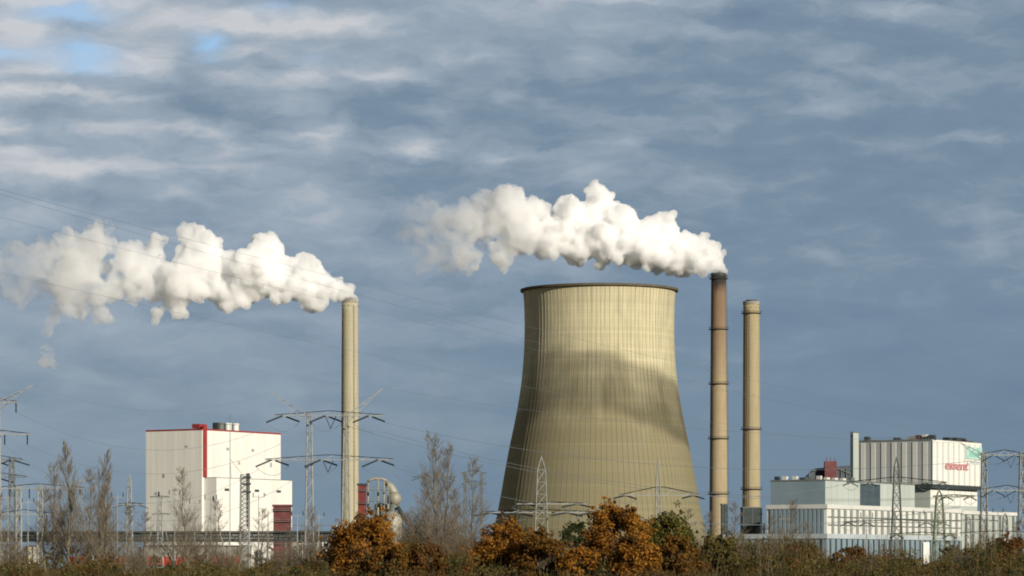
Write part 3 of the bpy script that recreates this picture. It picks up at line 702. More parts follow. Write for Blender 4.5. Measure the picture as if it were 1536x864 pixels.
for pxx, top, Y, lab in ((1141.5, 762, 1500, 'thin pale pipe standing beside the dark house below the ochre chimney'), (1146, 785, 1500, 'short pale pipe just right of the ochre chimney foot')):
    t = empty('vent_pipe', (xx(pxx, Y), Y, 0), lab, 'pipe'); mb = MB(); p = px2(pxx, top, Y)
    mb.lathe(p.x, Y, [(.5, 0), (.5, p.z), (.3, p.z), (.3, p.z - 2)], 10); mb.build('pipe', M_white2, t)
    mb = MB(); mb.lathe(p.x, Y, [(.9, p.z - 3), (.9, p.z - 2.6), (.5, p.z - 2.6), (.5, p.z - 3)], 10, True); mb.build('collar', M_steel_d, t)

# maroon and red plant beside the pale chimney
def steel_tower(px0, px1, top, Y, depth, m, label, capm=None, bands=5):
    t = empty('silo_building', (xx((px0 + px1) / 2, Y), Y, 0), label, 'industrial tower')
    H = zz(top, Y); a, b = xx(px0, Y), xx(px1, Y)
    mb = MB(); mb.box(a, b, Y, Y + depth, 0, H); mb.build('cladding', m, t)
    for i in range(bands):
        z = H * (i + 1) / (bands + 1) + 3
        if z > H - 1: continue
        mb = MB(); mb.box(a - .8, b + .8, Y - 1.1, Y - .004, z, z + .2)
        for q in range(7): x = a - .7 + (b - a + 1.4) * q / 6; mb.bar((x, Y - 1, z), (x, Y - 1, z + 1.1), .05)
        mb.bar((a - .7, Y - 1, z + 1.1), (b + .7, Y - 1, z + 1.1), .06); mb.build('walkway', M_steel_d, t)
    mb = MB(); mb.box(a - .5, b + .5, Y - .5, Y + depth + .5, H + .003, H + .9); mb.build('roof', capm or M_maroon, t)
    return t
steel_tower(410, 435, 760, 1380, 8, M_maroon, 'maroon steel tower in front of the white annex, left of the pale chimney', bands=5)
steel_tower(537, 549, 728, 1450, 5, mat('red_steel', (.19, .035, .03), .6, 0, .4, .3), 'red steel tower with a dark top directly right of the pale chimney', M_steel_dd, 6)

def duct_plant():
    Y = 1460; t = empty('flue_gas_scrubber', (xx(580, Y), Y, 0), 'cluster of silver ducts and rounded vessels right of the pale chimney', 'ductwork')
    def tb(name, pts, r, m, n=12):
        mb = MB(); mb.tube([px2(a, b, Y + dy) for a, b, dy in pts], [q * Y / F for q in r] if isinstance(r, (list, tuple)) else r * Y / F, n); return mb.build(name, m, t, True)
    tb('header_pipe', [(552, 723, 0), (556, 719, 0), (562, 718, 0), (574, 718.5, 0), (580, 721, 0)], 2.0, M_alu)
    for a, top in ((552, 722), (567, 719), (576, 720), (582, 724)): tb('riser', [(a, top, 0), (a, 800, 0), (a, 850, 0)], 1.4, M_alu)
    tb('duct', [(578, 722, 2), (586, 730, 2), (590, 738, 2), (592, 746, 2), (592, 760, 2)], [4, 6, 7, 8, 8], M_alu, 18)
    mb = MB(); c = px2(592, 748, Y); mb.blobm(c, 10.5 * Y / F, 3, (1, 1, 1.0), 22); mb.build('round_vessel', M_alu, t, True)
    tb('vessel_neck', [(592, 757, 0), (589, 764, 0), (587, 768, 0)], [7, 5, 8], M_steel_d, 18)
    mb = MB(); c = px2(588, 784, Y); mb.lathe(c.x, Y, [(0, c.z + 5.5), (2.2, c.z + 5.2), (4.4, c.z + 3.5), (5.2, c.z + 1), (5.2, 0)], 24); mb.build('round_tank', M_alu, t, True)
    mb = MB(); c = px2(571, 780, Y + 6); mb.lathe(c.x, Y + 6, [(0, c.z + 8), (3, c.z + 7), (3.4, c.z + 4), (3.4, 0)], 24); mb.build('tall_tank', M_steel_d, t, True)
    tb('slant_duct', [(596, 760, -2), (604, 772, -2), (610, 782, -2)], [3, 3, 2.4], M_steel_dd)
    for z in (735, 752, 772):
        mb = MB(); a = px2(548, z, Y - 5); b = px2(584, z, Y - 5); mb.box(a.x, b.x, Y - 6, Y - 2.2, a.z - .2, a.z)
        for i in range(11): x = a.x + (b.x - a.x) * i / 10; mb.bar((x, Y - 6, a.z), (x, Y - 6, a.z + 1.1), .06)
        mb.bar((a.x, Y - 6, a.z + 1.1), (b.x, Y - 6, a.z + 1.1), .07); mb.build('walkway', M_steel_d, t)
    for a in (549, 561, 573, 584):
        mb = MB(); p = px2(a, 730, Y - 5.9); mb.bar((p.x, Y - 6.3, 0), (p.x, Y - 6.3, p.z), .3); mb.build('steel_column', M_steel_d, t)
    for i, (a, b) in enumerate(((549, 561), (561, 573), (573, 584))):
        mb = MB(); mb.bar(px2(a, 772, Y - 6.4), px2(b, 735, Y - 6.4), .16); mb.bar(px2(b, 850, Y - 6.4), px2(a, 772, Y - 6.4), .16); mb.build('brace', M_steel_d, t)
duct_plant()
def process_plant(px0, px1, top, Y, seed, label):
    t = empty('process_unit', (xx((px0 + px1) / 2, Y), Y, 0), label, 'process plant'); rnd = random.Random(seed)
    x0, x1 = xx(px0, Y), xx(px1, Y); H = zz(top, Y); n = max(3, int((x1 - x0) / 4))
    for i in range(n + 1):
        x = x0 + (x1 - x0) * i / n; h = H * rnd.uniform(.7, 1)
        mb = MB(); mb.bar((x, Y, 0), (x, Y, h), .25); mb.build('column', M_steel_d, t)
    for q in range(4):
        z = H * (.25 + .2 * q); mb = MB(); mb.box(x0, x1, Y - .3, Y + .2, z - .25, z + .1); mb.build('beam', M_steel_d, t)
    for i in range(6):
        x = x0 + (x1 - x0) * rnd.random(); r = rnd.uniform(1, 2.2); h = H * rnd.uniform(.5, .95)
        mb = MB(); mb.lathe(x, Y + 4, [(0, h + .6), (r * .6, h + .4), (r, h), (r, 0)], 14); mb.build('vessel', rnd.choice([M_alu, M_conc, M_white2, M_steel_d, M_maroon]), t, True)
    for i in range(5):
        a = x0 + (x1 - x0) * rnd.random(); b = x0 + (x1 - x0) * rnd.random(); z = H * rnd.uniform(.3, .9); zb = H * rnd.uniform(.3, .9)
        mb = MB(); mb.tube([(a, Y - 1, 0), (a, Y - 1, z), (b, Y - 1, z), (b, Y - 1, zb)], .3, 6); mb.build('pipe', rnd.choice([M_alu, M_white2, M_steel_d]), t)
process_plant(438, 512, 775, 1400, 3, 'low tangle of vessels and pipes between the maroon tower and the pale chimney')
process_plant(470, 540, 792, 1330, 6, 'pipe racks and tanks at the foot of the pale chimney')

# pipe bridge across the left of the site
def pipe_bridge():
    Y = 1150; t = empty('pipe_bridge', (xx(180, Y), Y, 0), 'long dark pipe bridge running level across the left side behind the bare trees', 'pipe bridge')
    x0, x1 = xx(-40, Y), xx(500, Y); zb, zt = zz(813, Y), zz(797, Y)
    mb = MB()
    for y in (Y, Y + 3):
        mb.box(x0, x1, y - .15, y + .15, zb, zb + .4); mb.box(x0, x1, y - .15, y + .15, zt - .4, zt)
        n = 34
        for i in range(n):
            a = x0 + (x1 - x0) * i / n; b = x0 + (x1 - x0) * (i + 1) / n
            mb.bar((a, y, zb + .2), (b, y, zt - .2), .13) if i % 2 else mb.bar((a, y, zt - .2), (b, y, zb + .2), .13)
            mb.bar((a, y, zb + .3), (a, y, zt - .3), .12)
    mb.build('truss', M_steel_dd, t)
    for i, (dz, r, m) in enumerate(((.9, .5, M_steel_dd), (2.0, .55, M_steel_dd), (3.0, .4, M_steel_dd))):
        mb = MB(); mb.tube([(x0, Y + 1.5, zb + dz), (x1, Y + 1.5, zb + dz)], r, 10); mb.build('pipe', m, t, True)
    mb = MB(); mb.box(x0, x1, Y + .2, Y + 2.8, zt + .005, zt + .1); mb.build('cover', mat('bridge_cover', (.05, .065, .06), .8, 0, .3, .3), t)
    for i in range(19):
        x = x0 + (x1 - x0) * (i + .5) / 19
        mb = MB()
        for y in (Y, Y + 3): mb.bar((x, y, 0), (x, y, zb), .22)
        mb.bar((x, Y, 0), (x, Y + 3, zb), .1); mb.build('trestle', M_steel_d, t)
pipe_bridge()
# low shed with red edge, and a row of red trucks of the coal yard, seen in gaps under the bridge
Yr = 1240
for (a, b, lab) in ((104, 131, 'short red goods wagon seen furthest left under the pipe bridge'), (152, 192, 'bright red goods wagon under the pipe bridge left of the white boiler house'), (222, 262, 'dull red goods wagon below the cream face of the boiler house'),
                    (264, 304, 'red goods wagon below the corner strip of the boiler house'), (318, 358, 'red goods wagon nearest the pole below the white annex')):
    t = empty('goods_wagon', (xx((a + b) / 2, Yr), Yr, 0), lab, 'goods wagon', 'red wagons standing under the pipe bridge')
    x0, x1 = xx(a, Yr), xx(b, Yr); z0, z1 = zz(849, Yr), zz(835, Yr)
    mb = MB(); mb.box(x0, x1, Yr, Yr + 2.8, z0 + .3, z1); mb.build('body', mat('wagon_red', (.50, .045, .025), .5, 0, .35, .35), t)
    mb = MB(); n = int((x1 - x0) / 1.1)
    for i in range(n + 1): x = x0 + (x1 - x0) * i / n; mb.box(x - .09, x + .09, Yr - .12, Yr - .004, z0 + .3, z1)
    mb.build('rib', mat('wagon_dark_red', (.20, .025, .02), .6), t)
    mb = MB(); mb.box(x0, x1, Yr + .3, Yr + 2.5, z0 - .3, z0 + .29); mb.build('underframe', M_steel_dd, t)
    for x in (x0 + 1, x0 + 2.6, x1 - 2.6, x1 - 1):
        mb = MB(); mb.bar((x, Yr + .4, z0 - .2), (x, Yr + .6, z0 - .2), .48, n=12); mb.build('wheel', M_steel_dd, t)
# embankment that carries them
mb = MB(); zt = zz(849, Yr) - .68; mb.hexa([(xx(-60, Yr), Yr - 6, 0), (xx(560, Yr), Yr - 6, 0), (xx(560, Yr), Yr + 9, 0), (xx(-60, Yr), Yr + 9, 0), (xx(-60, Yr), Yr - 1, zt), (xx(560, Yr), Yr - 1, zt), (xx(560, Yr), Yr + 4, zt), (xx(-60, Yr), Yr + 4, zt)])
tag(mb.build('embankment', mat('bank_earth', (.09, .08, .04), 1, 0, .4, .4)), kind='structure')
plainblock('store_shed', 215, 372, 820, 1330, 18, M_conc, 'long drab store shed below the white boiler house, behind the pipe bridge', 'building', M_steel_dd)
t = plainblock('kiosk', 42, 56, 820, 1100, 5, mat('kiosk_cream', (.60, .57, .44), .7, 0, .3, .5), 'small cream kiosk near the left edge beneath the pipe bridge', 'kiosk')

# ---------------------------------------------------------------- pylons
def lattice(mb, x0, x1b, Y, z0, z1, w0, w1, seg, r=.16, rb=.075, xt=None):
    """square lattice mast: base centre x0, top centre xt, widths w0 to w1"""
    xt = x0 if xt is None else xt
    def c(q, i):
        w_ = (w0 + (w1 - w0) * q) / 2; x = x0 + (xt - x0) * q; z = z0 + (z1 - z0) * q
        sx, sy = ((-1, -1), (1, -1), (1, 1), (-1, 1))[i % 4]
        return (x + sx * w_, Y + sy * w_, z)
    qs = [1 - (1 - i / seg) ** 1.0 for i in range(seg + 1)]
    for i in range(4): mb.bar(c(0, i), c(1, i), r, n=4)
    for s_ in range(seg):
        for i in range(4):
            mb.bar(c(qs[s_], i), c(qs[s_ + 1], i + 1), rb, n=3, cap=False); mb.bar(c(qs[s_], i + 1), c(qs[s_ + 1], i), rb, n=3, cap=False)
            mb.bar(c(qs[s_ + 1], i), c(qs[s_ + 1], i + 1), rb, n=3, cap=False)
def beam(mb, xa, xb, Y, z, h, d, seg, r=.13, rb=.07, ha=None, hb=None):
    """triangular box girder; depth h at middle, ha/hb at the ends"""
    ha = h if ha is None else ha; hb = h if hb is None else hb
    def hh(q): return ha + (h - ha) * q * 2 if q < .5 else h + (hb - h) * (q - .5) * 2
    for s_ in range(seg):
        q0, q1 = s_ / seg, (s_ + 1) / seg; a = xa + (xb - xa) * q0; b = xa + (xb - xa) * q1
        for y in (Y - d / 2, Y + d / 2):
            mb.bar((a, y, z), (b, y, z), r, n=4, cap=False); mb.bar((a, Y, z + hh(q0)), (b, Y, z + hh(q1)), r, n=4, cap=False)
            if s_ % 2: mb.bar((a, y, z), (b, Y, z + hh(q1)), rb, n=3, cap=False)
            else: mb.bar((a, Y, z + hh(q0)), (b, y, z), rb, n=3, cap=False)
        mb.bar((a, Y - d / 2, z), (b, Y + d / 2, z), rb, n=3, cap=False)
def insul(parent, a, b, r=.2, name='insulator'):
    mb = MB(); a = Vector(a); b = Vector(b); n = 9
    pts = []; rr = []
    for i in range(n):
        for q, k_ in ((0, .55), (.5, 1.0)):
            pts.append(a + (b - a) * ((i + q) / n)); rr.append(r * k_)
    pts.append(b); rr.append(r * .5)
    mb.tube(pts, rr, 6); return mb.build(name, M_insul, parent)
def jumper(parent, a, m_, b, r=.06):
    mb = MB(); a, m_, b = Vector(a), Vector(m_), Vector(b); pts = []
    for i in range(11):
        t_ = i / 10; pts.append(a * (1 - t_) ** 2 + m_ * 2 * t_ * (1 - t_) + b * t_ * t_)
    mb.tube(pts, r, 4); mb.build('jumper_cable', M_wire, parent)
def portal(masts, Y, arms, horns, label, m=M_steel, base=None, w=(14, 6), strain=True, single=False, sag=18, only=None, ir=.25):
    k = Y / F; t = empty('transmission_tower', (xx(sum(masts) / len(masts), Y), Y, 0), label, 'pylon', 'lattice pylons of the switchyard')
    ztop = zz(arms[0][0], Y)
    for mx in masts:
        mb = MB(); lattice(mb, xx(mx, Y), None, Y, 0, ztop + .8, w[0] * k, w[1] * k, max(7, int(ztop / 4.2)), .17, .08); mb.build('mast', m, t)
    for (py, a, b, att) in arms:
        mb = MB(); beam(mb, xx(a, Y), xx(b, Y), Y, zz(py, Y), 1.5, 1.6, max(8, int((b - a) * k / 2.4)), .13, .07, .3, .3); mb.build('cross_arm', m, t)
        for (ax, kind) in att:
            P = px2(ax, py, Y)
            if kind == 'S':       # two strain strings with a jumper loop under the arm
                e1 = P + Vector((-25 * k, -6, -11 * k)); e2 = P + Vector((20 * k, 6, -7 * k))
                insul(t, P + Vector((-3 * k, -.8, 0)), e1, ir); insul(t, P + Vector((2 * k, .8, -1 * k)), e2, ir)
                jumper(t, e1, P + Vector((0, 0, -sag * 2.1 * k)), e2)
            elif kind == 'V':
                Q = P + Vector((0, 0, -19 * k)); insul(t, P + Vector((-8 * k, 0, 0)), Q, ir * .5); insul(t, P + Vector((8 * k, 0, 0)), Q, ir * .5)
            elif kind == 'I':
                insul(t, P, P + Vector((0, 0, -15 * k)), ir)
    for (x0_, y0_, x1_, y1_) in horns:
        mb = MB(); a = px2(x0_, y0_, Y); b = px2(x1_, y1_, Y)
        for dy in (-.7, .7):
            mb.bar(a + Vector((0, dy, 0)), b, .14, .1); mb.bar(a + Vector((0, dy, -2.2)), b, .12, .08)
            for q in range(5):
                p = (a + Vector((0, dy, 0))).lerp(b, q / 5); s2 = (a + Vector((0, dy, -2.2))).lerp(b, (q + 1) / 5.5); mb.bar(p, s2, .06, n=3)
        mb.build('earth_wire_peak', m, t)
    return t
portal([464, 519], 900, [(624, 412, 576, [(427, 'S'), (491, 'S'), (556, 'S'), (496, 'V')]), (690, 398, 590, [(411, 'S'), (484, 'S'), (570, 'S'), (492, 'V')])],
       [(462, 622, 407, 588), (521, 622, 575, 582)], 'wide two legged pylon in front of the pale chimney, horned and hung with dark insulators', ir=.3)
portal([-52, -4], 820, [(604, -70, 26, [(24, 'I'), (-8, 'I')]), (652, -80, 44, [(7, 'I'), (41, 'I')])], [(-4, 603, 50, 577)], 'pale pylon cut by the left edge of the picture with hanging insulators', ir=.22, w=(12, 5))
portal([-26, 18], 1000, [(690, -40, 34, [(20, 'S'), (-12, 'S')]), (716, -40, 40, [(-5, 'S')])], [], 'darker pylon low at the left edge behind the pale gantry', M_steel_d, ir=.28)
portal([28, 60], 940, [(733, -10, 126, [(15, 'I'), (44, 'I'), (90, 'I')]), (772, -10, 84, [(30, 'I'), (70, 'I')])], [(92, 731, 142, 715)], 'pale portal gantry with a slanting horn at lower left before the poplars', ir=.2, w=(9, 6))
portal([1476, 1533], 880, [(683, 1468, 1545, [(1492, 'S'), (1516, 'V'), (1524, 'S')]), (736, 1470, 1550, [(1492, 'S'), (1516, 'V'), (1526, 'S')])], [(1478, 682, 1440, 664)],
       'two legged pylon at the right edge beside the striped block', ir=.16, w=(12, 6), sag=9)
def pylon(pxc, Y, top, arms, wb, wt, label, m=M_steel_d, peak=10, ir=.16, sl=14, group='lattice pylons of the switchyard'):
    k = Y / F; t = empty('transmission_tower', (xx(pxc, Y), Y, 0), label, 'pylon', group)
    zt = zz(top, Y); mb = MB(); zpk = zt - peak * k
    lattice(mb, xx(pxc, Y), None, Y, 0, zpk, wb * k, wt * k, max(8, int(zt / 3.0)), .13, .065)
    for sx in (-1, 1):
        for sy in (-1, 1): mb.bar((xx(pxc, Y) + sx * wt * k / 2, Y + sy * wt * k / 2, zpk), (xx(pxc, Y), Y, zt), .12)
    mb.build('mast', m, t)
    for (py, a, b, hgt, ins) in arms:
        mb = MB(); beam(mb, xx(a, Y), xx(b, Y), Y, zz(py, Y), hgt * k, 1.4, max(8, int((b - a) * k / 2.2)), .13, .06, .15, .15); mb.build('cross_arm', m, t)
        for q in ins:
            P = px2(q, py, Y)
            s_ = 1 if q > pxc else -1
            insul(t, P, P + Vector((-sl * k, -4, -5 * k)), ir); insul(t, P, P + Vector((sl * k, 4, -5 * k)), ir)
            jumper(t, P + Vector((-sl * k, -4, -5 * k)), P + Vector((0, 0, -18 * k)), P + Vector((sl * k, 4, -5 * k)), .05)
    return t
pylon(812, 760, 685, [(756, 775, 880, 3, [790, 866]), (769, 722, 900, 5, [736, 775, 850, 888])], 24, 12, 'slim lattice pylon standing before the left foot of the cooling tower', M_steel, peak=20, ir=.24, sl=24)
pylon(987, 800, 690, [(743, 930, 1050, 14, [938, 1040])], 12, 6, 'low pylon with a flat wide arm before the right foot of the cooling tower', M_steel, peak=37, ir=.24, sl=18)
pylon(1345, 820, 685, [(724, 1270, 1420, 9, [1276, 1305, 1388, 1414]), (784, 1265, 1420, 5, [1272, 1300, 1390, 1414])], 20, 7, 'wide armed pylon before the left face of the striped block', peak=16)
pylon(1409, 700, 735, [(745, 1400, 1462, 3, [1420, 1455]), (802, 1335, 1432, 4, [1345, 1425])], 24, 9, 'greenish stocky pylon before the sunlit face of the striped block', mat('greenish_steel', (.22, .25, .17), .7, 0, .3, .3), peak=10)
pylon(194, 860, 712, [(757, 176, 216, 3, [186, 206])], 12, 5, 'slender pylon just left of the white boiler house', M_steel, peak=14, ir=.12)
pylon(240, 900, 742, [(746, 225, 255, 2, []), (772, 228, 256, 2, [])], 10, 5, 'short pylon before the cream face of the boiler house', M_steel, peak=5)
pylon(153, 900, 752, [(760, 138, 168, 2, [142])], 14, 6, 'short pylon among the poplars at left', M_steel, peak=5)
pylon(655, 1300, 700, [(716, 618, 682, 3, [632, 668])], 10, 5, 'faint distant pylon behind the bare trees, left of the faint portal', M_steel_d, peak=9)
portal([698, 722], 1300, [(711, 692, 730, []), (727, 692, 730, [])], [], 'faint distant portal frame left of the cooling tower', M_steel_d, w=(4, 3))
pylon(1453, 1000, 775, [(782, 1425, 1500, 3, [])], 12, 5, 'small pylon behind the right end of the long hall', M_steel, peak=4)
pylon(1508, 760, 770, [(800, 1440, 1560, 4, [])], 14, 6, 'short pylon in front of the right edge pylon', M_steel, peak=6)
# thick dark headed pole with lattice foot and its short arms
def pole():
    Y = 700; t = empty('switchyard_pole', (xx(370, Y), Y, 0), 'dark headed lattice pole in front of the white annex', 'pole'); k = Y / F
    mb = MB(); lattice(mb, xx(367, Y), None, Y, 0, zz(712, Y), 15 * k, 11 * k, 24, .14, .07); mb.build('mast', M_steel, t)
    mb = MB(); x = xx(372, Y); mb.box(x - 2 * k, x + 3 * k, Y - .9, Y - .5, zz(790, Y), zz(710, Y)); mb.build('cable_riser', M_steel_dd, t)
    for py in (716, 726, 738): mb = MB(); mb.box(x - 7 * k, x + 5 * k, Y - 1.2, Y - .91, zz(py, Y) - .2, zz(py, Y) + .2); mb.build('bracket', M_steel_dd, t)
    P = px2(410, 697, Y)
    mb = MB(); mb.bar(px2(345, 688, Y), px2(364, 713, Y), .07); mb.bar(px2(340, 630, Y), px2(340, 631, Y), .02); mb.build('stay', M_steel, t)
    mb = MB(); mb.bar(px2(345, 622, Y), px2(345, 690, Y), .09); mb.bar(px2(345, 690, Y), px2(347, 718, Y), .06); mb.build('lightning_rod', M_steel_d, t)
    mb = MB(); mb.bar(px2(345, 690, Y), px2(345, 864, Y), .12); mb.build('rod_support', M_steel, t)
pole()
# plain posts of the switchyard
posts = [(12, 742, 'left edge of the yard, beside the pale gantry'), (42, 750, 'between the two legs of the pale gantry'), (82, 760, 'left of the poplars'), (103, 768, 'under the horn of the pale gantry'), (176, 742, 'right of the poplars'),
         (262, 738, 'left of the boiler house corner'), (292, 752, 'below the red corner strip'), (316, 745, 'at the near edge of the annex'), (388, 742, 'right of the dark headed pole'), (402, 765, 'left of the maroon tower'), (446, 770, 'right of the maroon tower'), (478, 772, 'left of the pale chimney foot'),
         (1178, 775, 'left of the bluish face of the flat roofed block'), (1300, 772, 'before the first bright bays of the long hall'), (1378, 768, 'before the middle of the long hall'), (1497, 765, 'between the legs of the right edge pylon')]
for i, (pxx, top, where) in enumerate(posts):
    Y = 720 + (i * 53) % 160; k = Y / F
    t = empty('switchyard_post', (xx(pxx, Y), Y, 0), 'thin steel post ' + where, 'post', 'thin posts of the switchyard'); z = zz(top, Y); x = xx(pxx, Y)
    mb = MB(); mb.bar((x, Y, 0), (x, Y, z), .2, .1, n=6); mb.build('shaft', M_steel, t)
    mb = MB(); mb.bar((x - 1.6, Y, z - .6), (x + 1.6, Y, z - .6), .09); mb.build('cross_arm', M_steel, t)
    for q in (-1.4, 1.4): insul(t, (x + q, Y, z - .6), (x + q, Y, z + .5), .13)
# busbar insulator stands (darker V frames)
for i, (pxx, top, where) in enumerate([(120, 742, 'left'), (238, 745, 'centre'), (320, 752, 'right')]):
    Y = 760; k = Y / F; x = xx(pxx, Y); z = zz(top, Y)
    t = empty('disconnector_frame', (x, Y, 0), {'left': 'A shaped steel frame by the poplars at left', 'centre': 'A shaped steel frame before the cream face of the boiler house', 'right': 'A shaped steel frame before the near edge of the annex'}[where], 'steel frame', 'A shaped frames of the switchyard')
    mb = MB(); mb.bar((x - 26 * k, Y, 0), (x, Y, z), .16, .1); mb.bar((x + 26 * k, Y, 0), (x, Y, z), .16, .1)
    mb.bar((x - 9 * k, Y, z * .64), (x + 9 * k, Y, z * .64), .09); mb.build('leg_frame', M_steel, t)
    insul(t, (x, Y, z), (x, Y, z + 1.2), .25)

# ---------------------------------------------------------------- overhead wires
def wire(pts, r, label, group, sag=0.0):
    """pts are two world points"""
    a, b = pts; mb = MB(); P = []
    n = 30
    for i in range(n + 1):
        q = i / n; p = a.lerp(b, q); p.z -= sag * 4 * q * (1 - q); P.append(p)
    mb.tube(P, r, 4); o = mb.build('power_line', M_wire); return tag(o, label, 'cable', group)
g1 = 'high wires crossing from upper left to the right horizon'
for i, dy in enumerate((0, 6)):
    wire((px2(-60, 268 + dy, 330), px2(1545, 655 + dy * 3, 880)), .016, ('upper' if i == 0 else 'lower') + ' of the paired wires falling rightward from the left edge above the steam', g1, 2 + i)
for i, (a, b) in enumerate((((-60, 310), (1545, 664)), ((-60, 395), (1545, 700)))):
    wire((px2(*a, 350), px2(*b, 880)), .014, ('wire entering left just above the long steam plume', 'wire entering left through the long steam plume')[i], g1, 3)
g2 = 'wires running right from the two legged pylon'
for i, (a, b, n_) in enumerate((((577, 634), (1475, 690), 'upper arm right end'), ((575, 648), (1500, 740), 'upper arm loop'), ((511, 636), (1492, 742), 'upper arm middle'), ((590, 700), (1440, 760), 'lower arm right end'))):
    wire((px2(*a, 905), px2(*b, 885 + i)), .05, 'wire leaving the ' + n_ + ' of the two legged pylon to the right', g2, 7 + i)
g3 = 'wires running left from the two legged pylon'
for i, (a, b, n_) in enumerate((((402, 641), (24, 618), 'upper arm left end'), ((466, 641), (41, 668), 'upper arm middle'), ((388, 704), (7, 668), 'lower arm left end'), ((459, 706), (20, 700), 'lower arm middle'))):
    wire((px2(*a, 895), px2(*b, 822 + i)), .045, 'wire leaving the ' + n_ + ' of the two legged pylon to the left', g3, 8 + 2 * i)
g4 = 'earth wires on the pylon horns'
wire((px2(575, 582, 900), px2(1440, 664, 880)), .03, 'thin earth wire from the right horn of the two legged pylon', g4, 3)
wire((px2(407, 588, 900), px2(50, 577, 820)), .03, 'thin earth wire from the left horn of the two legged pylon', g4, 6)
for i, (a, b, s_) in enumerate((((888, 769), (1272, 784), 'between the slim pylon and the wide armed pylon, lower'), ((1040, 743), (1276, 724), 'from the low flat armed pylon to the wide armed pylon'), ((850, 769), (938, 743), 'between the slim pylon and the low flat armed pylon'), ((590, 712), (736, 769), 'from the two legged pylon to the slim pylon'))):
    wire((px2(*a, 765), px2(*b, 815)), .04, 'wire ' + s_, 'lower switchyard wires', 1.5)

# ---------------------------------------------------------------- trees
def branch_tree(h, seed, spread=.45, levels=5, r0=.22, up=.35, leader=True, nb=(3, 5)):
    rnd = random.Random(seed); mb = MB(); tips = []
    def grow(p, d, L, r, lev):
        n = 3; q = p.copy(); dd = d.copy()
        pts = [q.copy()]; rr = [r]
        for i in range(n):
            dd = (dd + Vector((rnd.gauss(0, .09), rnd.gauss(0, .09), up * .12))).normalized(); q = q + dd * (L / n); pts.append(q.copy()); rr.append(r * (1 - .45 * (i + 1) / n))
        mb.tube(pts, rr, 5 if lev < 2 else 3, cap=False)
        if lev >= levels: tips.append(q); return
        k = rnd.randint(*nb)
        for i in range(k):
            t_ = rnd.uniform(.3, 1.0); s_ = t_ * n; j = min(n - 1, int(s_)); pp = pts[j].lerp(pts[j + 1], s_ - j)
            ax = Vector((rnd.gauss(0, 1), rnd.gauss(0, 1), rnd.gauss(0, .3))).normalized()
            nd = (dd * (1 - spread) + ax * spread + Vector((0, 0, up * spread))).normalized()
            grow(pp, nd, L * rnd.uniform(.5, .75), max(.012, r * .5), lev + 1)
        grow(q, dd, L * .7, max(.012, r * .58), lev + 1)
    if leader:
        # straight stem with side branches all the way up
        pts = [Vector((0, 0, 0))]; n = 10
        for i in range(n): pts.append(pts[-1] + Vector((rnd.gauss(0, .12), rnd.gauss(0, .12), h / n)))
        trunk = MB(); trunk.tube(pts, [r0 * (1 - .93 * i / n) for i in range(n + 1)], 7, cap=False)
        for i in range(int(h * 3.4)):
            q = rnd.uniform(.12, .98) * n; j = min(n - 1, int(q)); pp = pts[j].lerp(pts[j + 1], q - j); f_ = q / n
            th = rnd.uniform(0, 2 * PI); nd = Vector((math.cos(th) * spread, math.sin(th) * spread, 1 - spread * .7)).normalized()
            grow(pp, nd, (h * .17) * (1.1 - f_) + .35, max(.014, r0 * .28 * (1.05 - f_)), levels - 2)
    else:
        trunk = MB(); top = Vector((0, 0, h * .2)); trunk.tube([(0, 0, 0), (0.03, 0, h * .1), top], [r0, r0 * .85, r0 * .75], 8, cap=False)
        for i in range(6):
            th = 2 * PI * i / 6 + rnd.random(); nd = Vector((math.cos(th) * spread, math.sin(th) * spread, 1)).normalized(); grow(top, nd, h * .27, r0 * .55, 1)
        grow(top, Vector((0, 0, 1)), h * .3, r0 * .65, 1)
    return trunk, mb, tips
LEAFBASE = {}
def leaves(mb, c, r, n, size, rnd, sq=1.0):
    for i in range(n):
        d = Vector((rnd.gauss(0, 1), rnd.gauss(0, 1), rnd.gauss(0, 1))).normalized(); q = r * (rnd.random() ** .45)
        p = Vector(c) + Vector((d.x * q, d.y * q, d.z * q * sq))
        nrm = Vector((rnd.gauss(0, 1) + d.x * 1.2, rnd.gauss(0, 1) + d.y * 1.2, rnd.gauss(0, 1) + .8)).normalized(); u = nrm.cross(Vector((rnd.gauss(0, 1), rnd.gauss(0, 1), rnd.gauss(0, 1)))).normalized(); v = nrm.cross(u)
        s_ = size * rnd.uniform(.6, 1.35)
        mb.poly([p + u * s_, p + v * s_ * .6, p - u * s_ * .9, p - v * s_ * .65])
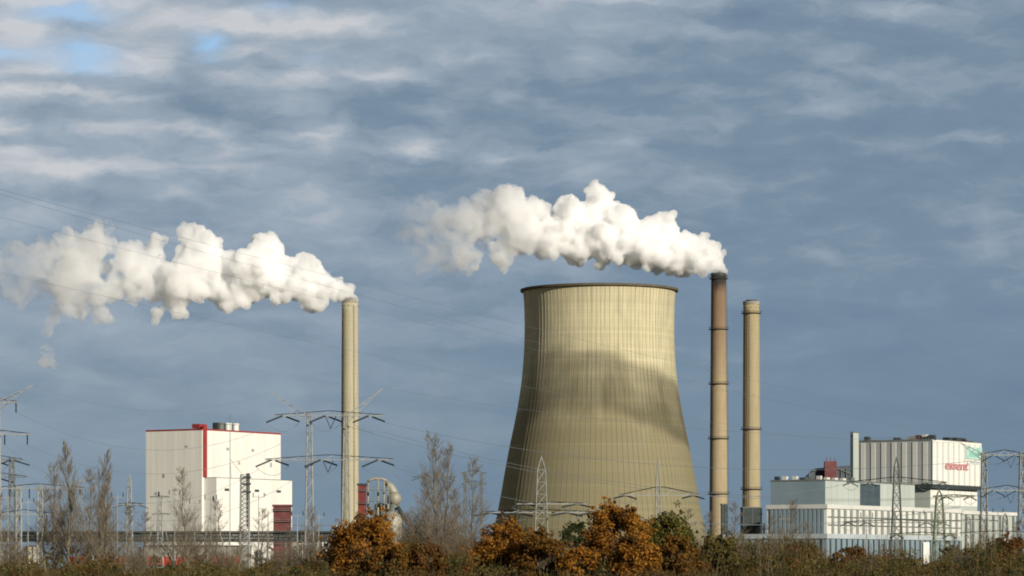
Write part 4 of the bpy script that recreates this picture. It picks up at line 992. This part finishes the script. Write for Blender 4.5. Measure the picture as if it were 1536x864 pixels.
def make_leafy(name, w_, h_, m, seed, n=9000, leaf=.20, dens=1.0, label='', cat='tree', group=None, loc=(0, 0, 0), low=-.02):
    rnd = random.Random(seed); t = empty(name, loc, label, cat, group)
    trunk, br, tips = branch_tree(h_ * .92, seed, .5, 4, .012 * h_ + .1, .3, False, (2, 3))
    o = trunk.build('trunk', M_bark); o.parent = t
    o = br.build('limbs', M_bark); o.parent = t
    mb = MB(); lobes = []
    nl = int(52 * dens)
    for i in range(nl):
        th = rnd.uniform(0, 2 * PI); f_ = rnd.uniform(low, 1); rad = math.sqrt(max(0, 1 - ((f_ - .42) / .62) ** 2)) * w_ / 2 * rnd.uniform(.45, .92)
        r = min(w_, h_) * rnd.uniform(.11, .20); lobes.append(((math.cos(th) * rad, math.sin(th) * rad, f_ * h_ - r * .5), r))
    for c, r in lobes:
        leaves(mb, c, r, int(n / nl * rnd.uniform(.6, 1.2)), leaf, rnd, .8)
    # small outlying sprays break the outline
    for i in range(int(nl * 3.2)):
        c, r = rnd.choice(lobes); d = Vector((rnd.gauss(0, 1), rnd.gauss(0, 1), abs(rnd.gauss(0, 1)))).normalized()
        leaves(mb, Vector(c) + d * r * rnd.uniform(.9, 1.75), r * rnd.uniform(.18, .42), int(n / nl * .07), leaf * .9, rnd)
    o = mb.build('crown', m); o.parent = t
    return t
def tree_at(px0, px1, top, Y): return (xx((px0 + px1) / 2, Y), Y, 0), (px1 - px0) / F * Y, zz(top, Y)
for a in [
  (484, 606, 779, 395, ML_orange, 11, 'rust orange oak below the silver ducts', 12000),
  (708, 806, 785, 398, ML_orange, 12, 'rust orange oak before the left foot of the cooling tower', 11000),
  (772, 856, 794, 390, ML_mixed, 13, 'oak turning yellow green on its right side, before the slim pylon', 8000),
  (872, 972, 751, 396, ML_orange, 14, 'tallest rusty oak before the middle of the cooling tower', 13000),
  (940, 1060, 774, 402, ML_yellow, 15, 'yellow green tree before the right foot of the cooling tower', 12000),
  (912, 990, 802, 386, ML_orange, 16, 'small rusty tree in front of the tallest oak', 6000),
  (985, 1056, 806, 388, ML_mixed, 17, 'small orange and green tree in front of the yellow green tree', 6000),
  (838, 892, 786, 470, ML_green, 18, 'dark green tree between the two groups of oaks', 6000),
  (600, 676, 818, 392, ML_brown, 26, 'low brown bush left of the tallest bare tree foot', 5000),
  (838, 905, 822, 388, ML_orange, 27, 'low rusty bush between the two groups of oaks', 5000),
  (548, 622, 822, 388, ML_mixed, 28, 'low mixed orange bush below the round tank', 5000),
  (1046, 1110, 800, 400, ML_olive, 29, 'olive tree before the foot of the rusty chimney', 6000),
  (1228, 1340, 822, 420, ML_brown, 19, 'low brown tree before the front shed', 9000),
  (1470, 1560, 808, 430, ML_brown, 20, 'brown tree at the right edge', 8000),
  (1395, 1480, 822, 450, ML_olive, 21, 'olive tree below the small pylon at right', 7000),
  (1095, 1170, 812, 440, ML_olive, 22, 'olive bush tree below the ochre chimney', 6000),
  (1165, 1240, 815, 430, ML_olive, 23, 'olive bush tree left of the low brown tree', 6000),
  (600, 660, 812, 470, ML_olive, 24, 'olive tree right of the rust orange oak by the ducts', 6000),
  (655, 725, 808, 460, ML_brown, 25, 'brown olive tree left of the cooling tower foot', 6000),
]:
    loc, W, Hh = tree_at(*a[:4])
    make_leafy('broadleaf_tree', W * 1.05, Hh, a[4], a[5], int(a[7] * 1.5), .19, 1.0, a[6], 'tree', 'autumn trees along the front', loc)
# bare trees
protos = []
for sd_, h, kw in ((31, 14, dict(spread=.30, levels=4, r0=.20, up=.5)), (32, 14, dict(spread=.42, levels=4, r0=.19, up=.4)), (33, 14, dict(spread=.5, levels=4, r0=.17, up=.3))):
    tr, br, tips = branch_tree(h, sd_, leader=True, **kw)
    protos.append((tr.mesh('trunk', M_bark_p), br.mesh('crown', M_bark_p), h))
for sd_ in (51, 52):
    tr, br, tips = branch_tree(10, sd_, .62, 5, .16, .32, False, (2, 3))
    zm = max(v[2] for v in br.v); protos.append((tr.mesh('trunk', M_bark), br.mesh('crown', M_bark), zm))
bare = [(103, 663, 0, 430, 'tallest poplar left of the white boiler house'), (84, 694, 1, 450, 'poplar left of the tallest poplar'), (147, 676, 0, 430, 'dense narrow poplar by the short pylon at left'), (158, 712, 1, 420, 'short poplar right of the dense narrow one'), (126, 706, 2, 450, 'open poplar between the two tallest'),
        (68, 735, 2, 440, 'low bare tree near the pale gantry legs'), (8, 745, 2, 420, 'bare tree at the left edge'), (185, 760, 2, 410, 'low bare tree below the slender pylon'), (218, 770, 2, 430, 'low bare tree at the left wall of the boiler house'),
        (282, 706, 2, 430, 'bare tree before the cream face of the boiler house'), (318, 752, 2, 440, 'bare tree before the near edge of the annex'), (395, 765, 2, 440, 'bare tree before the white annex'), (440, 790, 2, 410, 'low bare tree below the maroon tower'), (470, 762, 1, 440, 'bare tree beside the left leg of the wide pylon'),
        (650, 652, 1, 450, 'tallest bare tree left of the cooling tower'), (668, 668, 1, 455, 'bare tree just right of the tallest by the cooling tower'), (628, 712, 2, 440, 'bare tree right of the ducts'), (712, 690, 2, 480, 'thin bare tree nearest the cooling tower'), (690, 735, 2, 450, 'low bare tree left of the cooling tower foot'), (604, 770, 2, 470, 'short bare tree beside the round tank'),
        (1065, 770, 2, 450, 'bare tree before the rusty chimney foot'), (1108, 755, 2, 460, 'bare tree between the rusty and ochre chimneys'), (1180, 752, 2, 440, 'bare tree before the bluish face of the flat roofed block'), (1160, 775, 2, 420, 'low bare tree left of the flat roofed block'), (1215, 785, 2, 430, 'low bare tree before the left end of the long hall'),
        (1425, 800, 2, 420, 'bare bush tree below the greenish pylon'), (1480, 790, 2, 430, 'bare tree between the legs of the right edge pylon'), (1525, 780, 1, 440, 'bare tree at the right edge'), (880, 790, 2, 450, 'bare tree behind the dark green tree'), (1035, 765, 2, 470, 'bare tree behind the yellow green tree'), (545, 770, 2, 480, 'bare tree behind the oak by the ducts'), (355, 790, 2, 410, 'low bare tree by the dark headed pole'),
        (30, 782, 3, 425, 'spreading bare tree below the pale gantry'), (112, 752, 3, 440, 'spreading bare tree under the tallest poplar'), (148, 770, 4, 445, 'spreading bare tree at the foot of the dense narrow poplar'), (205, 800, 4, 400, 'low spreading bare bush left of the boiler house'),
        (262, 762, 3, 440, 'spreading bare tree before the left half of the cream face'), (300, 780, 4, 415, 'spreading bare tree below the red corner strip'), (338, 800, 3, 400, 'low spreading bare bush before the red wagons'), (425, 800, 4, 400, 'spreading bare bush before the maroon tower'),
        (462, 778, 3, 430, 'spreading bare tree beside the left leg of the wide pylon'), (505, 790, 4, 440, 'spreading bare tree left of the rust orange oak by the ducts'), (568, 762, 3, 420, 'spreading bare tree before the silver ducts'), (620, 748, 4, 445, 'spreading bare tree between the ducts and the tallest bare tree'), (648, 728, 3, 440, 'spreading bare tree under the tallest bare tree by the cooling tower'),
        (684, 758, 4, 430, 'spreading bare tree left of the faint portal'), (705, 772, 3, 420, 'low spreading bare tree by the left foot of the cooling tower'), (1088, 785, 4, 430, 'spreading bare tree at the foot of the rusty chimney'), (1130, 790, 3, 430, 'spreading bare tree before the dark house'), (1195, 790, 4, 430, 'spreading bare tree before the left face of the long hall'), (862, 790, 3, 440, 'spreading bare tree between the two groups of oaks'),
        (1300, 815, 3, 400, 'low spreading bare bush before the front shed'), (1455, 805, 4, 410, 'low spreading bare bush at the right end of the long hall')]
for i, (pxx, top, pi, Y, lab) in enumerate(bare):
    tm, bm, h = protos[pi]; H = zz(top, Y); s_ = H / (h * 1.02); wide = pi > 2
    t = empty('bare_tree', (xx(pxx, Y), Y, 0), lab, 'tree', 'bare trees along the front')
    q_ = s_ * (1.1 if wide else (1.0 if H > 14 else 1.25)); t.scale = (q_, q_, s_); t.rotation_euler = (0, 0, i * 2.1)
    for nm, me in (('trunk', tm), ('crown', bm)):
        o = bpy.data.objects.new(nm, me); col.objects.link(o); o.parent = t

# undergrowth and rough scrub: one mass
def scrub(name, m, x0, x1, Y0, Y1, n, hmin, hmax, leaf, seed, label, lpn=60, topf=None):
    rnd = random.Random(seed); mb = MB()
    for i in range(n):
        Y = rnd.uniform(Y0, Y1); px = rnd.uniform(x0, x1); x = xx(px, Y); h = rnd.uniform(hmin, hmax)
        if topf: h *= topf(px) * (1 + .16 * math.sin(px * .043 + 1) + .12 * math.sin(px * .101 + seed) + .08 * math.sin(px * .27))
        r = rnd.uniform(.7, 1.6)
        for q in range(3):
            mb.bar((x, Y, 0), (x + rnd.gauss(0, .7), Y + rnd.gauss(0, .5), h * rnd.uniform(.9, 1.15)), .03, .01, n=3, cap=False)
        for q in range(3):
            leaves(mb, (x + rnd.gauss(0, .8), Y + rnd.gauss(0, .5), h * rnd.uniform(.2, .85)), r * .8, lpn // 3, leaf, rnd, .7)
    return tag(mb.build(name, m), label, 'scrub', None, 'stuff')
def top_line(px):
    K = [(-80, 4.0), (90, 3.7), (140, 4.8), (200, 3.7), (300, 4.0), (470, 4.2), (500, 4.2), (590, 5.0), (612, 7.2), (690, 7.0), (730, 4.6), (1040, 4.8), (1070, 6.8), (1200, 6.4), (1250, 5.6), (1430, 5.5), (1460, 6.2), (1700, 6.5)]
    for (a, b), (c, d) in zip(K, K[1:]):
        if a <= px <= c: return b + (d - b) * (px - a) / (c - a)
    return 4
scrub('olive_scrub', ML_olive, -60, 1600, 385, 470, 1100, .62, 1.0, .17, 41, 'olive brown scrub filling the front edge below the trees', 75, top_line)
scrub('brown_scrub', ML_brown, -60, 1600, 388, 460, 420, .60, .98, .17, 42, 'brown scrub mixed through the front edge', 75, top_line)
scrub('green_scrub', ML_green, -60, 1600, 388, 465, 330, .55, .95, .17, 46, 'dark green bramble mixed through the front edge', 75, top_line)
scrub('rusty_scrub', ML_mixed, 480, 1100, 388, 425, 110, .55, .9, .17, 47, 'rusty and yellow saplings between the orange trees', 75, top_line)
scrub('twig_thicket', M_bark, -60, 1600, 395, 470, 800, .6, 1.15, .05, 48, 'bare twigs standing up out of the front scrub', 9, top_line)
scrub('dry_grass', mat('dry_straw', (.085, .07, .03), .95, 0, .5, .5), -60, 1600, 374, 384, 500, 2.0, 3.0, .08, 43, 'pale dry reeds along the bottom edge', 24)
scrub('far_wood', ML_olive, -120, 1650, 1900, 2000, 900, 10, 19, 1.0, 44, 'far dull wood on the horizon behind the power station', 80)
scrub('yard_hedge', ML_olive, -80, 1620, 640, 690, 420, 3.0, 6.5, .28, 45, 'rough hedge in front of the switchyard', 66)
